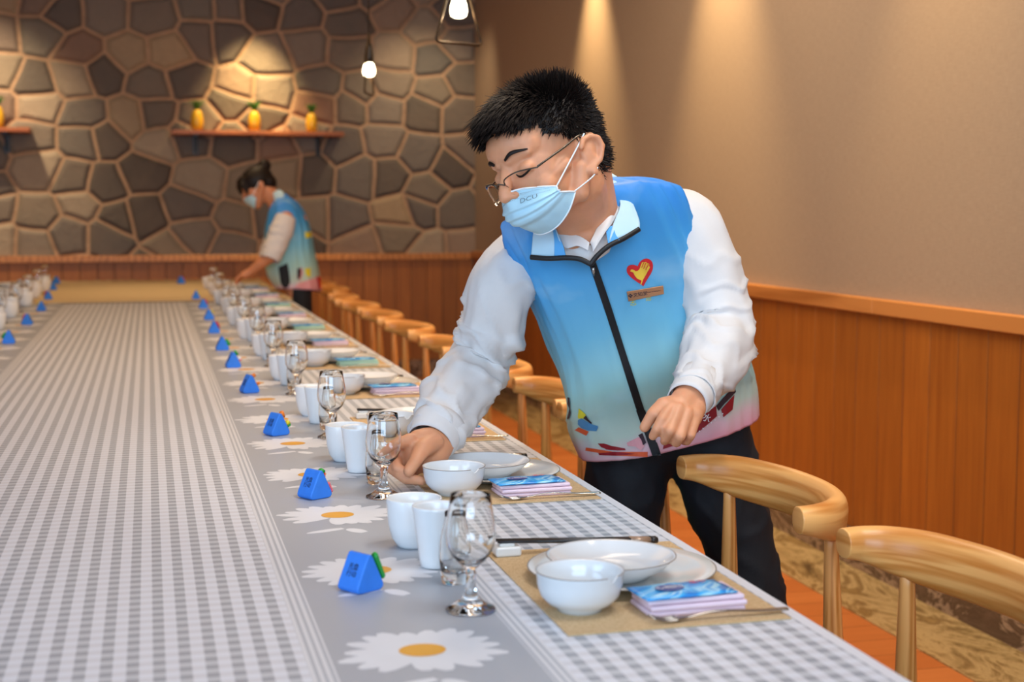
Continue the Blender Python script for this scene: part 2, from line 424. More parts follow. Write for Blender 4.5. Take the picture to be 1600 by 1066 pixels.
def text_mesh(name, s, size, m, parent=None, extrude=.0003, xf=None, surf=None):
    """real lettering as a mesh; xf maps the flat (x, y, z) letters to the place"""
    cu = bpy.data.curves.new('t', 'FONT'); cu.body = s; cu.size = size; cu.extrude = extrude; cu.align_x = 'CENTER'; cu.align_y = 'CENTER'; cu.resolution_u = 3
    t = bpy.data.objects.new('t', cu); COL.objects.link(t)
    dg = bpy.context.evaluated_depsgraph_get(); dg.update()
    me = bpy.data.meshes.new_from_object(t.evaluated_get(dg)); bpy.data.objects.remove(t); me.name = name
    if xf:
        for v in me.vertices: v.co = xf(v.co)
    me.materials.clear(); me.materials.append(M[m])
    for p in me.polygons: p.material_index = 0
    return link(bpy.data.objects.new(name, me), parent)
# ================================================================== THE ROOM
TZ = .75
struct('floor', box(-3.3, 2.3, -3.2, 10.2, -.05, 0), 'floor')
struct('ceiling', box(-3.3, 2.4, -3.2, 10.2, 3.0, 3.06), 'ceiling')
struct('wall_back', box(-3.3, 2.4, 10.1, 10.25, 0, 3.0), 'stone')
struct('wall_right', box(2.3, 2.4, -3.2, 10.1, 0, 3.0), 'wallpaper')
struct('wall_left', box(-3.4, -3.3, -3.2, 10.1, 0, 3.0), 'wall_plain')
bm = box(-3.3, -2.3, -3.2, -3.1, 0, 3.0); box(1.1, 2.3, -3.2, -3.1, 0, 3.0, bm); box(-2.3, 1.1, -3.2, -3.1, 0, 1.1, bm); box(-2.3, 1.1, -3.2, -3.1, 2.9, 3.0, bm)
struct('wall_front', bm, 'wall_plain')
bm = box(-2.3, 1.1, -3.17, -3.12, 1.1, 1.14); box(-2.3, 1.1, -3.17, -3.12, 2.86, 2.9, bm)
for x in (-2.3, -1.2, -.03, 1.06): box(x, x+.04, -3.17, -3.12, 1.14, 2.86, bm)
struct('window_1', bm, 'rail_wood')
bm = box(-3.3, -3.24, -.85, 1.45, 1.0, 1.05); box(-3.3, -3.24, -.85, 1.45, 2.45, 2.5, bm)
for y in (-.85, .28, 1.40): box(-3.3, -3.24, y, y+.05, 1.05, 2.45, bm)
struct('added_frame_left', bm, 'rail_wood')  # frame added behind the cool side fill, on solid wall
def boards(fixed, a0, a1, pitch, z0, z1, th, axis):
    bm = bmesh.new(); n = int(round((a1-a0)/pitch)); g = .0022
    off = math.floor(a0/pitch)*pitch; k = 0
    a = off
    while a < a1:
        s, e = max(a, a0)+g, min(a+pitch, a1)-g
        if e-s > .01:
            if axis == 'y': box(fixed-th, fixed, s, e, z0, z1, bm)
            else: box(s, e, fixed-th, fixed, z0, z1, bm)
        a += pitch
    return bm
struct('trim_1', boards(2.3, -3.1, 10.08, .1535, .13, .865, .016, 'y'), 'panel_r', bevel=.0015)
struct('trim_2', boards(10.1, -3.3, 2.28, .114, .13, .855, .016, 'x'), 'panel_b', bevel=.0015)
bm = bmesh.new(); y = -3.1
while y < 10.0:
    box(2.262, 2.3, y+.001, min(y+2.42, 10.08)-.001, .862, .912, bm); y += 2.42
struct('trim_3', bm, 'rail_wood', bevel=.004)
struct('trim_4', box(-3.3, 2.262, 10.06, 10.1, .852, .897), 'rail_wood', bevel=.004)
struct('baseboard_right', box(2.27, 2.3, -3.1, 10.07, 0, .13), 'marble_dark', bevel=.002)
struct('baseboard_back', box(-3.3, 2.27, 10.07, 10.1, 0, .13), 'marble_dark', bevel=.002)
struct('trim_5', box(2.012, 2.272, -3.1, 10.07, -.002, .003), 'marble_floor')

# ------------------------------------------------------------------ table and cloths
t = empty('dining_table', (XC, 5.0, 0), 'long banquet table running the length of the room under grey and cream cloths', 'table')
def loc(bm, p): bmesh.ops.translate(bm, verts=bm.verts, vec=[-c for c in p]); return bm
obj('tabletop', loc(box(-.915, .683, .25, 9.4, .712, .7465), (XC, 5, 0)), 'wood_seat', t, smooth=False, bevel=.003)
for y in (.9, 3.0, 5.0, 7.0, 8.9):
    for s in (-1, 1):
        obj('leg', loc(box(XC+s*.5-.03, XC+s*.5+.03, y-.03, y+.03, 0, .712), (XC, 5, 0)), 'black_metal', t, smooth=False, bevel=.004)
# gingham cloth with printed daisies (print = flat pieces in the same cloth mesh)
rnd = random.Random(3)
bm = box(-.920, .687, .24, 7.20, .7465, .7490)
for f in bm.faces: f.material_index = 0
def flat_poly(bm, pts, z, mi):
    vs = [bm.verts.new((x, y, z)) for x, y in pts]
    f = bm.faces.new(vs); f.material_index = mi
    f.normal_update()
    if f.normal.z < 0: f.normal_flip()
def petal(bm, cx, cy, ang, r0, r1, wd, mirror, z):
    c, s = math.cos(ang), math.sin(ang); pts = []
    N = 7
    for k in range(N+1):
        u = k/N; w_ = wd*(.45+.55*math.sin(PI*min(1, u*.85+.1)))*(1 if u < .9 else .75) if u < 1 else wd*.3
        pts.append((r0+(r1-r0)*u, w_))
    poly = [(a, b) for a, b in pts]+[(a, -b) for a, b in reversed(pts)]
    flat_poly(bm, [(cx+mirror*(a*c-b*s), cy+mirror*(a*s+b*c)) for a, b in poly], z, 1)
def daisy(bm, cx, cy, mirror, rr, notch=4.2):
    k = 0; n = 19
    for i in range(n):
        ang = 2*PI*i/n+rr.uniform(-.06, .06)
        d = abs((ang-notch+PI) % (2*PI)-PI)
        if d < .20: continue
        side = abs(math.cos(ang)); L = .060+.024*side*rr.uniform(.7, 1.1)+.008*rr.random()
        petal(bm, cx, cy, ang, .012, L, .0112+.001*(1-side)+.001*rr.random(), mirror, .74912+.000010*i)
    petal(bm, cx+mirror*-.030, cy+mirror*-.100, 3.5, -.028, .028, .0075, mirror, .74915)
    petal(bm, cx+mirror*.012, cy+mirror*-.108, 2.2, -.017, .017, .010, mirror, .74915)
    flat_poly(bm, [(cx+.024*math.cos(2*PI*i/28), cy+.021*math.sin(2*PI*i/28)) for i in range(28)], .74955, 2)
y = 1.382-.333
while y < 7.2:
    daisy(bm, .259, y, 1, rnd); daisy(bm, 2*XC-.259, y+.16, -1, rnd); y += .333
me_cloth = bpy.data.meshes.new('gingham_tablecloth'); bm.to_mesh(me_cloth); bm.free()
for k in ('cloth', 'petal', 'daisy_eye'): me_cloth.materials.append(M[k])
o = link(bpy.data.objects.new('gingham_tablecloth', me_cloth)); tag(o, 'grey and white gingham tablecloth printed with rows of daisies', 'tablecloth')
# cream cloth on the far section, with a soft ruffled far edge
def grid(nx, ny, fn):
    vs = [fn(i/(nx-1), j/(ny-1)) for j in range(ny) for i in range(nx)]
    fs = [(j*nx+i, j*nx+i+1, (j+1)*nx+i+1, (j+1)*nx+i) for j in range(ny-1) for i in range(nx-1)]
    return vs, fs
def crf(u, v):
    x = -.93+1.63*u; y = 7.22+2.2*v
    z = .7515+.0004*noise.noise(Vector((x*6, y*5, 0)))+(.010*abs(noise.noise(Vector((x*14, 3, 0)))) if v > .97 else 0)
    return (x, y, z)
o = obj('cream_tablecloth', grid(110, 40, crf), 'cream_cloth', solid=.003); tag(o, 'plain cream tablecloth over the far end of the long table', 'tablecloth')

# ------------------------------------------------------------------ tableware prototypes (base at z = 0)
ORD = ['first', 'second', 'third', 'fourth', 'fifth', 'sixth', 'seventh', 'eighth', 'ninth', 'tenth', 'eleventh', 'twelfth', 'thirteenth', 'fourteenth', 'fifteenth', 'sixteenth']
CLZ = .7494
def proto_mat():
    o = obj('placemat', box(-.1265, .1265, -.1875, .1875, 0, .0016), 'placemat', smooth=False); return o
def proto_charger():
    p = [(0, .003), (.060, .003), (.062, 0), (.066, .001), (.070, .004), (.112, .0125), (.1135, .0135), (.112, .0148), (.095, .0110), (.075, .0075), (.070, .0062), (0, .0058)]
    o = obj('charger_plate', lathe(p, 72), 'porcelain')
    obj('rim_band', tube([(.1136*math.cos(a*PI/36), .1136*math.sin(a*PI/36), .0138) for a in range(73)], .0007, 6), 'rim_line', o); return o
def proto_soup():
    p = [(0, .003), (.040, .003), (.042, 0), (.046, .001), (.050, .005), (.066, .0140), (.0755, .0235), (.0772, .0254), (.0765, .0266), (.074, .0248), (.064, .0170), (.050, .0105), (.040, .0095), (0, .009)]
    o = obj('soup_plate', lathe(p, 72), 'bowl_glaze')
    obj('rim_band', tube([(.0773*math.cos(a*PI/36), .0773*math.sin(a*PI/36), .0259) for a in range(73)], .0007, 6), 'rim_line', o); return o
def proto_bowl():
    p = [(0, .004), (.021, .004), (.022, 0), (.0245, 0), (.026, .004), (.036, .009), (.044, .018), (.0475, .030), (.0485, .0425), (.0492, .0445), (.0482, .0455), (.0462, .0435), (.0452, .032), (.0415, .020), (.034, .012), (.020, .008), (0, .0075)]
    bm = lathe(p, 64)
    for v in bm.verts:   # small pouring notch in the near side of the rim
        a = math.atan2(v.co.y, v.co.x); d = abs((a+1.05+PI) % (2*PI)-PI)
        if v.co.z > .03 and d < .16: v.co.z -= (v.co.z-.030)*.45*(1-d/.16)
    o = obj('rice_bowl', bm, 'bowl_glaze')
    def ra(a):
        x = -1.05+.17+a/40*(2*PI-.34); return (.0490*math.cos(x), .0490*math.sin(x), .0450)
    obj('rim_band', tube([ra(a) for a in range(41)], .0006, 6), 'rim_line', o); return o
def proto_rest():
    bm = box(-.017, .017, -.0125, .0125, 0, .0125)
    o = obj('chopstick_rest', bm, 'porcelain', smooth=False, bevel=.003)
    obj('knob', box(-.011, .010, -.006, .007, .0115, .0165), 'porcelain', o, smooth=False, bevel=.0025); return o
def proto_chop(name='chopstick'):
    # along +x from -0.012 to 0.205, thin end left
    o = obj(name, tube([(-.013, 0, .0190), (.12, 0, .0118), (.185, 0, .0083)], [.0022, .0032, .0036], 8), 'chopstick')
    obj('silver_sleeve', tube([(.168, 0, .0092), (.196, 0, .0076)], .0040, 8), 'chop_tip', o)
    obj('end_cap', tube([(.196, 0, .0076), (.206, 0, .0071)], .0043, 8), 'chopstick', o); return o
def proto_napkin(m='napkin'):
    vs = bmesh.new()
    for k, (z0, z1, s) in enumerate([(0, .006, 0), (.0065, .0125, .0015), (.013, .0185, -.001)]):
        box(-.057+s, .057+s, -.031-s, .031, z0, z1, vs)
    return obj('folded_napkin', vs, m, smooth=False, bevel=.0026)
def proto_packet():
    bm = bmesh.new(); nx, ny = 14, 9
    def f(u, v):
        x = -.055+.11*u; y = -.029+.058*v
        z = .0032*math.sin(PI*v)**.6*math.sin(PI*min(1, max(0, (u-.04)/.92)))**.4+.0012*noise.noise(Vector((x*60, y*60, 2)))
        return (x, y, z+.001)
    vs, fs = grid(nx, ny, f); o = obj('wipes_packet', (vs, fs), 'packet', solid=.0012)
    obj('printed_oval', (lambda b: (flat_poly_n(b, [(-.016+.017*math.cos(a*PI/12), -.002+.0125*math.sin(a*PI/12)) for a in range(24)], .0062), b)[1])(bmesh.new()), 'oval_navy', o, smooth=False)
    text_mesh('lettering', '心相印', .0115, 'print_white', o, .0001, lambda c: Vector((c.x-.016, c.y-.002, .0066+c.z*.2)))
    text_mesh('red_lettering', '湿巾', .011, 'print_red', o, .0001, lambda c: Vector((c.x+.024, c.y+.010, .0064+c.z*.2)))
    return o
def flat_poly_n(bm, pts, z):
    f = bm.faces.new([bm.verts.new((x, y, z)) for x, y in pts]); f.normal_update()
    if f.normal.z < 0: f.normal_flip()
def proto_fork():
    bm = tube([(.083, 0, .004), (.05, 0, .0045), (.0, 0, .008), (-.035, 0, .0035), (-.05, 0, .003)], [.0048, .0042, .0030, .0032, .009], 10, 26, flat=(.34, 1), upv=(0, 0, 1))
    for k in range(4):
        y = (k-1.5)*.0044
        tube([(-.047, y, .003), (-.062, y, .0022), (-.078, y, .0075)], [.0017, .0015, .0008], 6, 8, bm=bm)
    return obj('fork', bm, 'steel')
def proto_mug():
    p = [(0, .003), (.019, .003), (.020, 0), (.022, 0), (.024, .003), (.030, .012), (.0345, .030), (.0362, .050), (.0368, .064), (.0362, .0652), (.0350, .064), (.0345, .050), (.0325, .030), (.028, .014), (.018, .008), (0, .007)]
    return obj('round_teacup', lathe(p, 56), 'cup_white')
def proto_tall():
    p = [(0, .002), (.017, .002), (.018, 0), (.0198, .0012), (.0215, .010), (.0275, .055), (.0298, .073), (.0306, .0768), (.0298, .0778), (.0284, .074), (.0255, .052), (.020, .012), (.016, .006), (0, .006)]
    return obj('tall_cup', lathe(p, 56), 'cup_white')
def proto_tumbler():
    p = [(0, 0), (.0155, 0), (.0170, .0015), (.0172, .012), (.0190, .030), (.0185, .050), (.0150, .068), (.0120, .080), (.0122, .086), (.0112, .0865), (.0108, .080), (.0136, .067), (.0172, .050), (.0177, .030), (.0150, .016), (.010, .0125), (0, .0120)]
    return obj('small_carafe', lathe(p, 48), 'glass')
def proto_wine():
    p = [(0, .0040), (.010, .0032), (.022, .0008), (.0275, 0), (.0284, .0014), (.0275, .0034), (.020, .0066), (.012, .0120), (.0070, .0190), (.0056, .028), (.0054, .040), (.0070, .0475), (.0130, .0540), (.0210, .0620), (.0268, .0740), (.0282, .0860), (.0268, .1020), (.0236, .1200), (.0222, .1305), (.0217, .1312), (.0211, .1305), (.0225, .1200), (.0257, .1020), (.0270, .0860), (.0256, .0745), (.0200, .0640), (.0120, .0570), (.0040, .0535), (0, .0530)]
    return obj('wine_glass', lathe(p, 56), 'glass')
def proto_tent(kind):
    prof = []
    R_ = [(-.0245, 0), (.0245, 0), (0, .050)]
    bm = bmesh.new(); L = .018
    ring = []
    for (a, b, c) in ((R_[2], R_[0], R_[1]), (R_[0], R_[1], R_[2]), (R_[1], R_[2], R_[0])):
        b_ = Vector(b); da = (Vector(a)-b_).normalized()*.012; dc = (Vector(c)-b_).normalized()*.012
        for k in range(5):
            u = k/4; ring.append((b_+da)*(1-u)**2+b_*2*u*(1-u)+(b_+dc)*u*u)
    va = [bm.verts.new((p.x, -L, p.y)) for p in ring]; vb = [bm.verts.new((p.x, L, p.y)) for p in ring]; n = len(ring)
    for i in range(n): bm.faces.new((va[i], va[(i+1) % n], vb[(i+1) % n], vb[i]))
    bm.faces.new(va); bm.faces.new(vb[::-1])
    o = obj('name_tent', bm, 'tent_blue', smooth=False, bevel=.0022)
    sl = Vector((.0245, 0, .050)).normalized(); nrm = Vector((-.050, 0, .0245)).normalized()
    text_mesh('lettering', '光盘\n行动', .0085, 'ink', o, .0001, lambda c: Vector((-.0122, 0, .025))+Vector((0, -1, 0))*c.x+sl*c.y+nrm*(.0004+c.z))
    n2 = Vector((.050, 0, .0245)).normalized(); c0 = Vector((.0122, 0, .025)); dn = Vector((.0245, 0, -.050)).normalized()
    def on(y, d, h=.003): return c0+Vector((0, y, 0))+dn*d+n2*h
    if kind == 0:
        bm = bmesh.new()
        for k in range(9): tube([on(-.012, -.014+.0035*k, .005), on(-.012, -.0125+.0035*k, .0065)], .0052-.0002*k, 8, bm=bm)
        obj('green_cucumber_ornament', bm, 'veg_green', o); obj('orange_dot', tube([on(.008, -.014, 0), on(.008, -.011, .004)], .004, 8), 'veg_orange', o)
    elif kind == 1:
        obj('strawberry_ornament', tube([on(-.006, -.012, .003), on(-.006, -.001, .003)], [.0062, .002], 10), 'veg_red', o)
        obj('strawberry_leaf', tube([on(-.006, -.019, .003), on(-.006, -.013, .004)], [.004, .0062], 10), 'veg_green', o)
        bm = bmesh.new()
        for k in range(4): tube([on(-.012, .006+.004*k, .002), on(-.012, .008+.004*k, .004)], .0032, 8, bm=bm)
        obj('pink_prawn_ornament', bm, 'veg_pink', o)
    elif kind == 2:
        obj('carrot_ornament', tube([on(-.012, -.022, .003), on(-.008, -.011, .003)], [.0045, .0055], 10), 'veg_orange', o)
        obj('lemon_ornament', tube([on(-.012, .000, .004), on(-.012, .006, .005)], [.0050, .006], 10), 'veg_yellow', o)
        obj('lime_ornament', tube([on(-.012, .007, .005), on(-.012, .012, .005)], [.0055, .004], 10), 'veg_green', o)
    elif kind == 3:
        obj('orange_ornament', tube([on(-.006, -.020, .004), on(-.006, -.013, .004)], .0062, 10), 'veg_orange', o)
        obj('peach_ornament', tube([on(-.012, .002, .004), on(-.012, .008, .004)], .0055, 10), 'veg_orange', o)
    elif kind == 4:
        obj('green_bean_ornament', tube([on(-.010, -.025, .003), on(-.008, -.010, .004)], [.003, .005], 8), 'veg_green', o)
        obj('radish_ornament', tube([on(-.012, -.004, .004), on(-.012, .003, .005)], .0058, 10), 'veg_white', o)
        obj('tomato_ornament', tube([on(-.012, .004, .004), on(-.012, .008, .004)], .0045, 10), 'veg_pink', o)
    elif kind == 5:
        obj('cucumber_ornament', tube([on(-.012, -.010, .003), on(-.012, .012, .004)], [.005, .0065], 10), 'veg_green', o)
    elif kind == 6:
        obj('chilli_ornament', tube([on(-.012, -.018, .003), on(-.010, -.006, .004), on(-.012, .010, .003)], [.004, .005, .003], 10), 'veg_red', o)
    else:
        obj('corn_ornament', tube([on(-.010, -.018, .003), on(-.010, .002, .003)], [.003, .005], 10), 'veg_yellow', o)
    return o

PROTO = {}
def item(key, proto, name_cat, n_, group):
    pass
# (key, builder, category, dx (right-hand x), dy from near edge of the mat, rz, base z, label stem, group)
MZ = CLZ+.0017
ITEMS = [
 ('mat', proto_mat, 'placemat', .5415, .1875, 0, CLZ, 'tan woven placemat', 'tan placemats along the table'),
 ('charger', proto_charger, 'plate', .545, .212, 0, MZ, 'large flat white plate', 'large white plates'),
 ('soup', proto_soup, 'plate', .527, .198, 0, MZ+.0062, 'deep white plate on the larger plate', 'deep white plates'),
 ('bowl', proto_bowl, 'bowl', .4545, .088, 0, MZ, 'small bluish white bowl', 'small white bowls'),
 ('rest', proto_rest, 'chopstick rest', .4375, .353, .02, MZ, 'white square porcelain chopstick rest', 'chopstick rests'),
 ('napkin', proto_napkin, 'napkin', .574, .068, .03, MZ, 'pink folded napkin', 'folded napkins'),
 ('packet', proto_packet, 'wipes packet', .566, .066, .10, MZ+.0190, 'blue foil wipes packet', 'blue wipes packets'),
 ('fork', proto_fork, 'fork', .590, .020, .02, MZ, 'steel fork', 'steel forks'),
 ('mug', proto_mug, 'cup', .333, .440, 0, CLZ, 'round white handleless teacup', 'round white teacups'),
 ('tall', proto_tall, 'cup', .340, .325, 0, CLZ, 'tall tapered white cup', 'tall white cups'),
 ('tumbler', proto_tumbler, 'glass', .350, .232, 0, CLZ, 'small clear glass carafe', 'small clear carafes'),
 ('wine', proto_wine, 'glass', .341, .112, 0, CLZ, 'stemmed clear glass', 'stemmed glasses'),
]
RIGHT = [1.390, 2.062, 2.650, 3.335, 3.985, 4.62, 5.26, 5.91, 6.56, 7.21, 7.86]
LEFT = [5.05, 5.72, 6.38, 7.04, 7.70, 8.36]
def where(i, right):
    return '%s from the camera in the %s row' % (ORD[i], 'right' if right else 'left')
rr = random.Random(11)
for key, fn, cat, dx, dy, rz, bz, stem, group in ITEMS:
    proto = fn(); first = True
    for right, ys in ((True, RIGHT), (False, LEFT)):
        for i, y0 in enumerate(ys):
            o = proto if first else copy_tree(proto); first = False
            jx, jy, jr = rr.uniform(-.006, .006), rr.uniform(-.006, .006), rr.uniform(-.05, .05)
            if (right and i < 2) or key in ('soup', 'packet', 'napkin', 'fork', 'rest', 'charger', 'bowl'): jx = jy = jr = 0
            if key == 'mat': jr = 0
            x, y = dx+jx, y0+dy+jy; a = rz+jr
            if key == 'wine' and right and i == 1: y = 2.162; x = .346
            if key == 'tumbler' and right and i == 1: y = 2.276; x = .353
            if key == 'wine' and right and i == 0: y = 1.511; x = .338
            if key == 'tumbler' and right and i == 0: y = 1.632; x = .346
            zz = bz+(.0062 if y0 > 6.95 else 0)
            if not right: x = 2*XC-x; y = 2*y0+.375-y; a += PI
            o.location = (x, y, zz); o.rotation_euler = (0, 0, a)
            lab = stem+', '+where(i, right)
            if key == 'napkin' and right and i in (4, 6, 8):
                o.data = o.data.copy(); o.data.materials[0] = M['napkin_green']; lab = lab.replace('pink', 'pale green')
            tag(o, lab, cat, group)
first = {}
c1 = proto_chop()
chl = []
for i, y0 in enumerate(RIGHT+LEFT):
    right = i < len(RIGHT)
    for k in range(2):
        o = c1 if not chl else copy_tree(c1); chl.append(o)
        x, y, a = .4375, y0+.349+.0085*k, .03-.012*k
        if not right: x = 2*XC-x; y = 2*y0+.375-y; a += PI
        o.location = (x, y, MZ+(.0062 if y0 > 6.95 else 0)); o.rotation_euler = (0, 0, a)
        j = i if right else i-len(RIGHT)
        tag(o, 'black chopstick, %s of its pair, %s' % ('nearer' if (k == 0) == right else 'farther', where(j, right)), 'chopstick', 'black chopsticks')
KIN = {0: 'a green ridged cucumber', 1: 'a strawberry and pink prawn', 2: 'a carrot, lemon and lime', 3: 'two orange fruits', 4: 'a green bean, radish and tomato', 5: 'a smooth green cucumber', 6: 'a red chilli', 7: 'a small corn cob'}
tents = [(.232, 1.628, .58, 0), (.241, 2.185, .55, 1), (.238, 2.830, .45, 2), (.232, 3.52, .25, 3), (.226, 4.11, .10, 4), (.222, 4.64, 0.05, 5), (.226, 5.31, .0, 6), (.235, 5.98, .05, 7), (.238, 6.70, .1, 6), (.226, 7.32, .0, 7), (.187, 8.93, .4, 6),
         (-.465, 5.06, PI, 5), (-.470, 5.88, PI-.1, 6), (-.474, 6.71, PI, 7), (-.494, 7.48, PI+.1, 6), (-.525, 8.38, PI, 5), (-.555, 9.12, PI+.5, 7)]
protos = {}
for i, (x, y, a, k) in enumerate(tents):
    if k in protos: o = copy_tree(protos[k])
    else: o = protos[k] = proto_tent(k)
    side = 'right' if i < 11 else 'left'; j = i if i < 11 else i-11
    o.location = (x, y, CLZ+(.0062 if y > 7.2 else 0)); o.rotation_euler = (0, 0, a)
    tag(o, 'blue tent with %s, %s from the camera, %s row' % (KIN[k], ORD[j], side), 'name tent', 'blue name tents')

# ------------------------------------------------------------------ chairs
def make_chair():
    t = empty('horn_armchair', (0, 0, 0), '', 'chair')
    half = [(-.074, .226, .739, .0205, 1.0), (-.045, .2255, .7365, .0220, 1.12), (-.012, .207, .731, .0230, 1.38), (.020, .165, .726, .0230, 1.60), (.043, .100, .7235, .0220, 1.72), (.052, .050, .723, .0215, 1.76), (.055, 0, .723, .021, 1.78)]
    full = half+[(x, -y, z, r, h) for x, y, z, r, h in reversed(half[:-1])]
    S = catmull(full, 90); bm = bmesh.new(); rings = []; seg = 22
    for i, (x, y, z, r, h) in enumerate(S):
        a = S[max(i-1, 0)]; b = S[min(i+1, len(S)-1)]; T = Vector((b[0]-a[0], b[1]-a[1], 0)).normalized(); N = Vector((T.y, -T.x, 0))
        lean = .16*(h-1)
        ring = []
        for k in range(seg):
            th = 2*PI*k/seg; cs, sn = math.cos(th), math.sin(th)
            e = .86; u = abs(cs)**e*(1 if cs > 0 else -1)*r*(1-.28*(h-1)); w_ = abs(sn)**e*(1 if sn > 0 else -1)*r*h
            ring.append(bm.verts.new(Vector((x, y, z))+N*(u+(-lean*w_))+Vector((0, 0, w_))))
        rings.append(ring)
    for a, b in zip(rings, rings[1:]):
        for k in range(seg): bm.faces.new((a[k], a[(k+1) % seg], b[(k+1) % seg], b[k]))
    bm.faces.new(rings[0][::-1]); bm.faces.new(rings[-1])
    obj('armrest_back_rail', bm, 'ash', t, bevel=.003)
    for s in (-1, 1):
        obj('leg', tube([(.040, s*.215, 0), (.022, s*.203, .25), (.010, s*.194, .45), (.002, s*.186, .712)], [.0105, .0165, .0175, .0098], 14, 20), 'ash_leg', t)
        obj('leg', tube([(-.225, s*.205, 0), (-.205, s*.190, .22), (-.190, s*.176, .437)], [.0105, .0155, .0165], 14, 16), 'ash_leg', t)
    fr = bmesh.new(); box(-.03, .07, .150, .172, .405, .437, fr); box(-.03, .07, -.172, -.150, .405, .437, fr); box(-.215, -.195, -.17, .17, .405, .437, fr); box(.05, .07, -.15, .15, .405, .437, fr); box(-.2, 0, .160, .182, .405, .437, fr); box(-.2, 0, -.182, -.160, .405, .437, fr)
    obj('seat_frame', fr, 'ash', t, smooth=False, bevel=.003)
    obj('seat', box(-.225, .08, -.178, .178, .437, .468), 'teal', t, smooth=False, bevel=.014)
    return t
chair = make_chair()
CY = [(.86, .03), (1.515, .0), (2.118, .02), (2.870, .05), (3.362, -.04), (3.975, .03), (4.69, -.02), (5.39, .03), (6.07, 0), (6.70, .03), (7.36, -.05), (8.20, .1), (8.74, 0)]
names = ['beyond the lower right corner', 'nearest one, cut by the right edge', 'in front of the standing man', 'half hidden behind the man', 'beside the man', 'seen under his reaching arm',
         'sixth in the receding row', 'seventh in the receding row', 'eighth in the receding row', 'ninth in the receding row', 'tenth, next to the far woman', 'eleventh, behind the far woman', 'last at the far end']
chair_list = []
for i, (y, a) in enumerate(CY):
    if i == 0: continue
    c = chair if not chair_list else copy_tree(chair); chair_list.append(c)
    x = .985+(.06 if i in (11, 12) else 0)
    place(c, (x, y, 0), a, 'ash armchair with horseshoe rail, '+names[i], 'ash armchairs along the right side')

# ------------------------------------------------------------------ shelves with pineapples
def make_shelf():
    t = empty('wall_shelf', (0, 0, 0), '', 'shelf')
    obj('board', box(-.58, .58, -.20, 0, 0, .028), 'shelf_wood', t, smooth=False, bevel=.003)
    for s in (-1, 1):
        bm = box(-.017, .017, -.012, 0, -.13, 0); box(-.017, .017, -.17, 0, -.012, 0, bm)
        add_mesh(bm, [(-.004, -.15, -.012), (.004, -.15, -.012), (.004, -.012, -.12), (-.004, -.012, -.12), (-.004, -.012, -.10), (.004, -.012, -.10), (-.004, -.13, -.012), (.004, -.13, -.012)], [(0, 1, 2, 3), (6, 7, 5, 4), (0, 3, 4, 6), (1, 7, 5, 2)])
        loc(bm, (-s*.42, 0, 0))
        obj('bracket', bm, 'black_metal', t, smooth=False)
    return t
sh = make_shelf(); place(sh, (.748, 10.10, 1.716), 0, 'reddish wooden wall shelf holding three pineapples on the stone wall', 'wooden wall shelves')
s2 = copy_tree(sh); place(s2, (-1.32, 10.10, 1.716), 0, 'reddish wooden wall shelf cut off at the left edge', 'wooden wall shelves')
def make_pine():
    t = empty('pineapple_ornament', (0, 0, 0), '', 'ornament')
    bm = lathe([(0, 0), (.026, 0), (.037, .02), (.0425, .06), (.041, .10), (.032, .135), (.018, .152), (0, .155)], 32)
    for v in bm.verts:
        a = math.atan2(v.co.y, v.co.x); k = 1+.05*math.sin(8*a+v.co.z*170)*math.sin(8*a-v.co.z*170); v.co.x *= k; v.co.y *= k
    obj('body', bm, 'pine_body', t)
    bm = bmesh.new(); r2 = random.Random(2)
    for k in range(22):
        a = k*2.4; e = .25+.5*(k/22)
        L = .065+.035*(1-k/22)+.01*r2.random(); d = Vector((math.cos(a)*(1-e)*.9, math.sin(a)*(1-e)*.9, .5+e)).normalized()
        tube([(0, 0, .148), d*L*.5+Vector((0, 0, .150)), d*L+Vector((0, 0, .145))], [.006, .007, .0008], 5, 6, bm=bm, flat=(.4, 1))
    obj('leaf_crown', bm, 'pine_leaf', t); return t
pn = make_pine()
for i, (x, s, lab) in enumerate([(.338, 1.0, 'yellow pineapple ornament at the left end of the shelf'), (.722, .98, 'brightly lit yellow pineapple ornament in the middle of the shelf'), (1.113, .92, 'yellow pineapple ornament at the right end of the shelf'), (-.945, 1, 'yellow pineapple ornament on the shelf at the left edge')]):
    c = pn if i == 0 else copy_tree(pn); place(c, (x, 9.99, 1.744), i*.7, lab, 'pineapple ornaments'); c.scale = (s, s, s*.93)

# ------------------------------------------------------------------ pendant lamps
def make_pendant():
    t = empty('pendant_lamp', (0, 0, 0), '', 'lamp')   # origin at the bottom bar
    hw = .088; H_ = .27
    pts = []
    cs = [Vector((-hw, 0, 0)), Vector((hw, 0, 0)), Vector((0, 0, H_))]
    for i in range(3):
        a, b, c = cs[i-1], cs[i], cs[(i+1) % 3]; k = .020
        p, q = b+(a-b).normalized()*k, b+(c-b).normalized()*k
        for u in [j/6 for j in range(7)]: pts.append(p*(1-u)**2+b*2*u*(1-u)+q*u*u)
    pts.append(pts[0].copy())
    obj('triangle_frame', tube(pts, .0045, 8, cap=False), 'brass_dark', t)
    obj('cord', tube([(0, 0, .20), (0, 0, 1.29)], .0032, 8), 'black_metal', t)
    obj('socket', lathe([(0, .215), (.012, .215), (.014, .20), (.019, .165), (.021, .135), (0, .135)], 20), 'black_metal', t)
    b = obj('bulb', lathe([(0, .136), (.014, .136), (.021, .125), (.0255, .108), (.0265, .095), (.0225, .082), (.013, .077), (0, .076)], 24), 'bulb', t)
    return t
pd = make_pendant(); place(pd, (.925, 4.28, 1.70), .42, 'lit triangular pendant lamp at the top edge above the man', 'triangular pendant lamps')
p2 = copy_tree(pd); place(p2, (.945, 6.22, 1.702), YAW*-1+PI/2-.14, 'lit pendant lamp hanging edge-on in front of the stone wall', 'triangular pendant lamps')
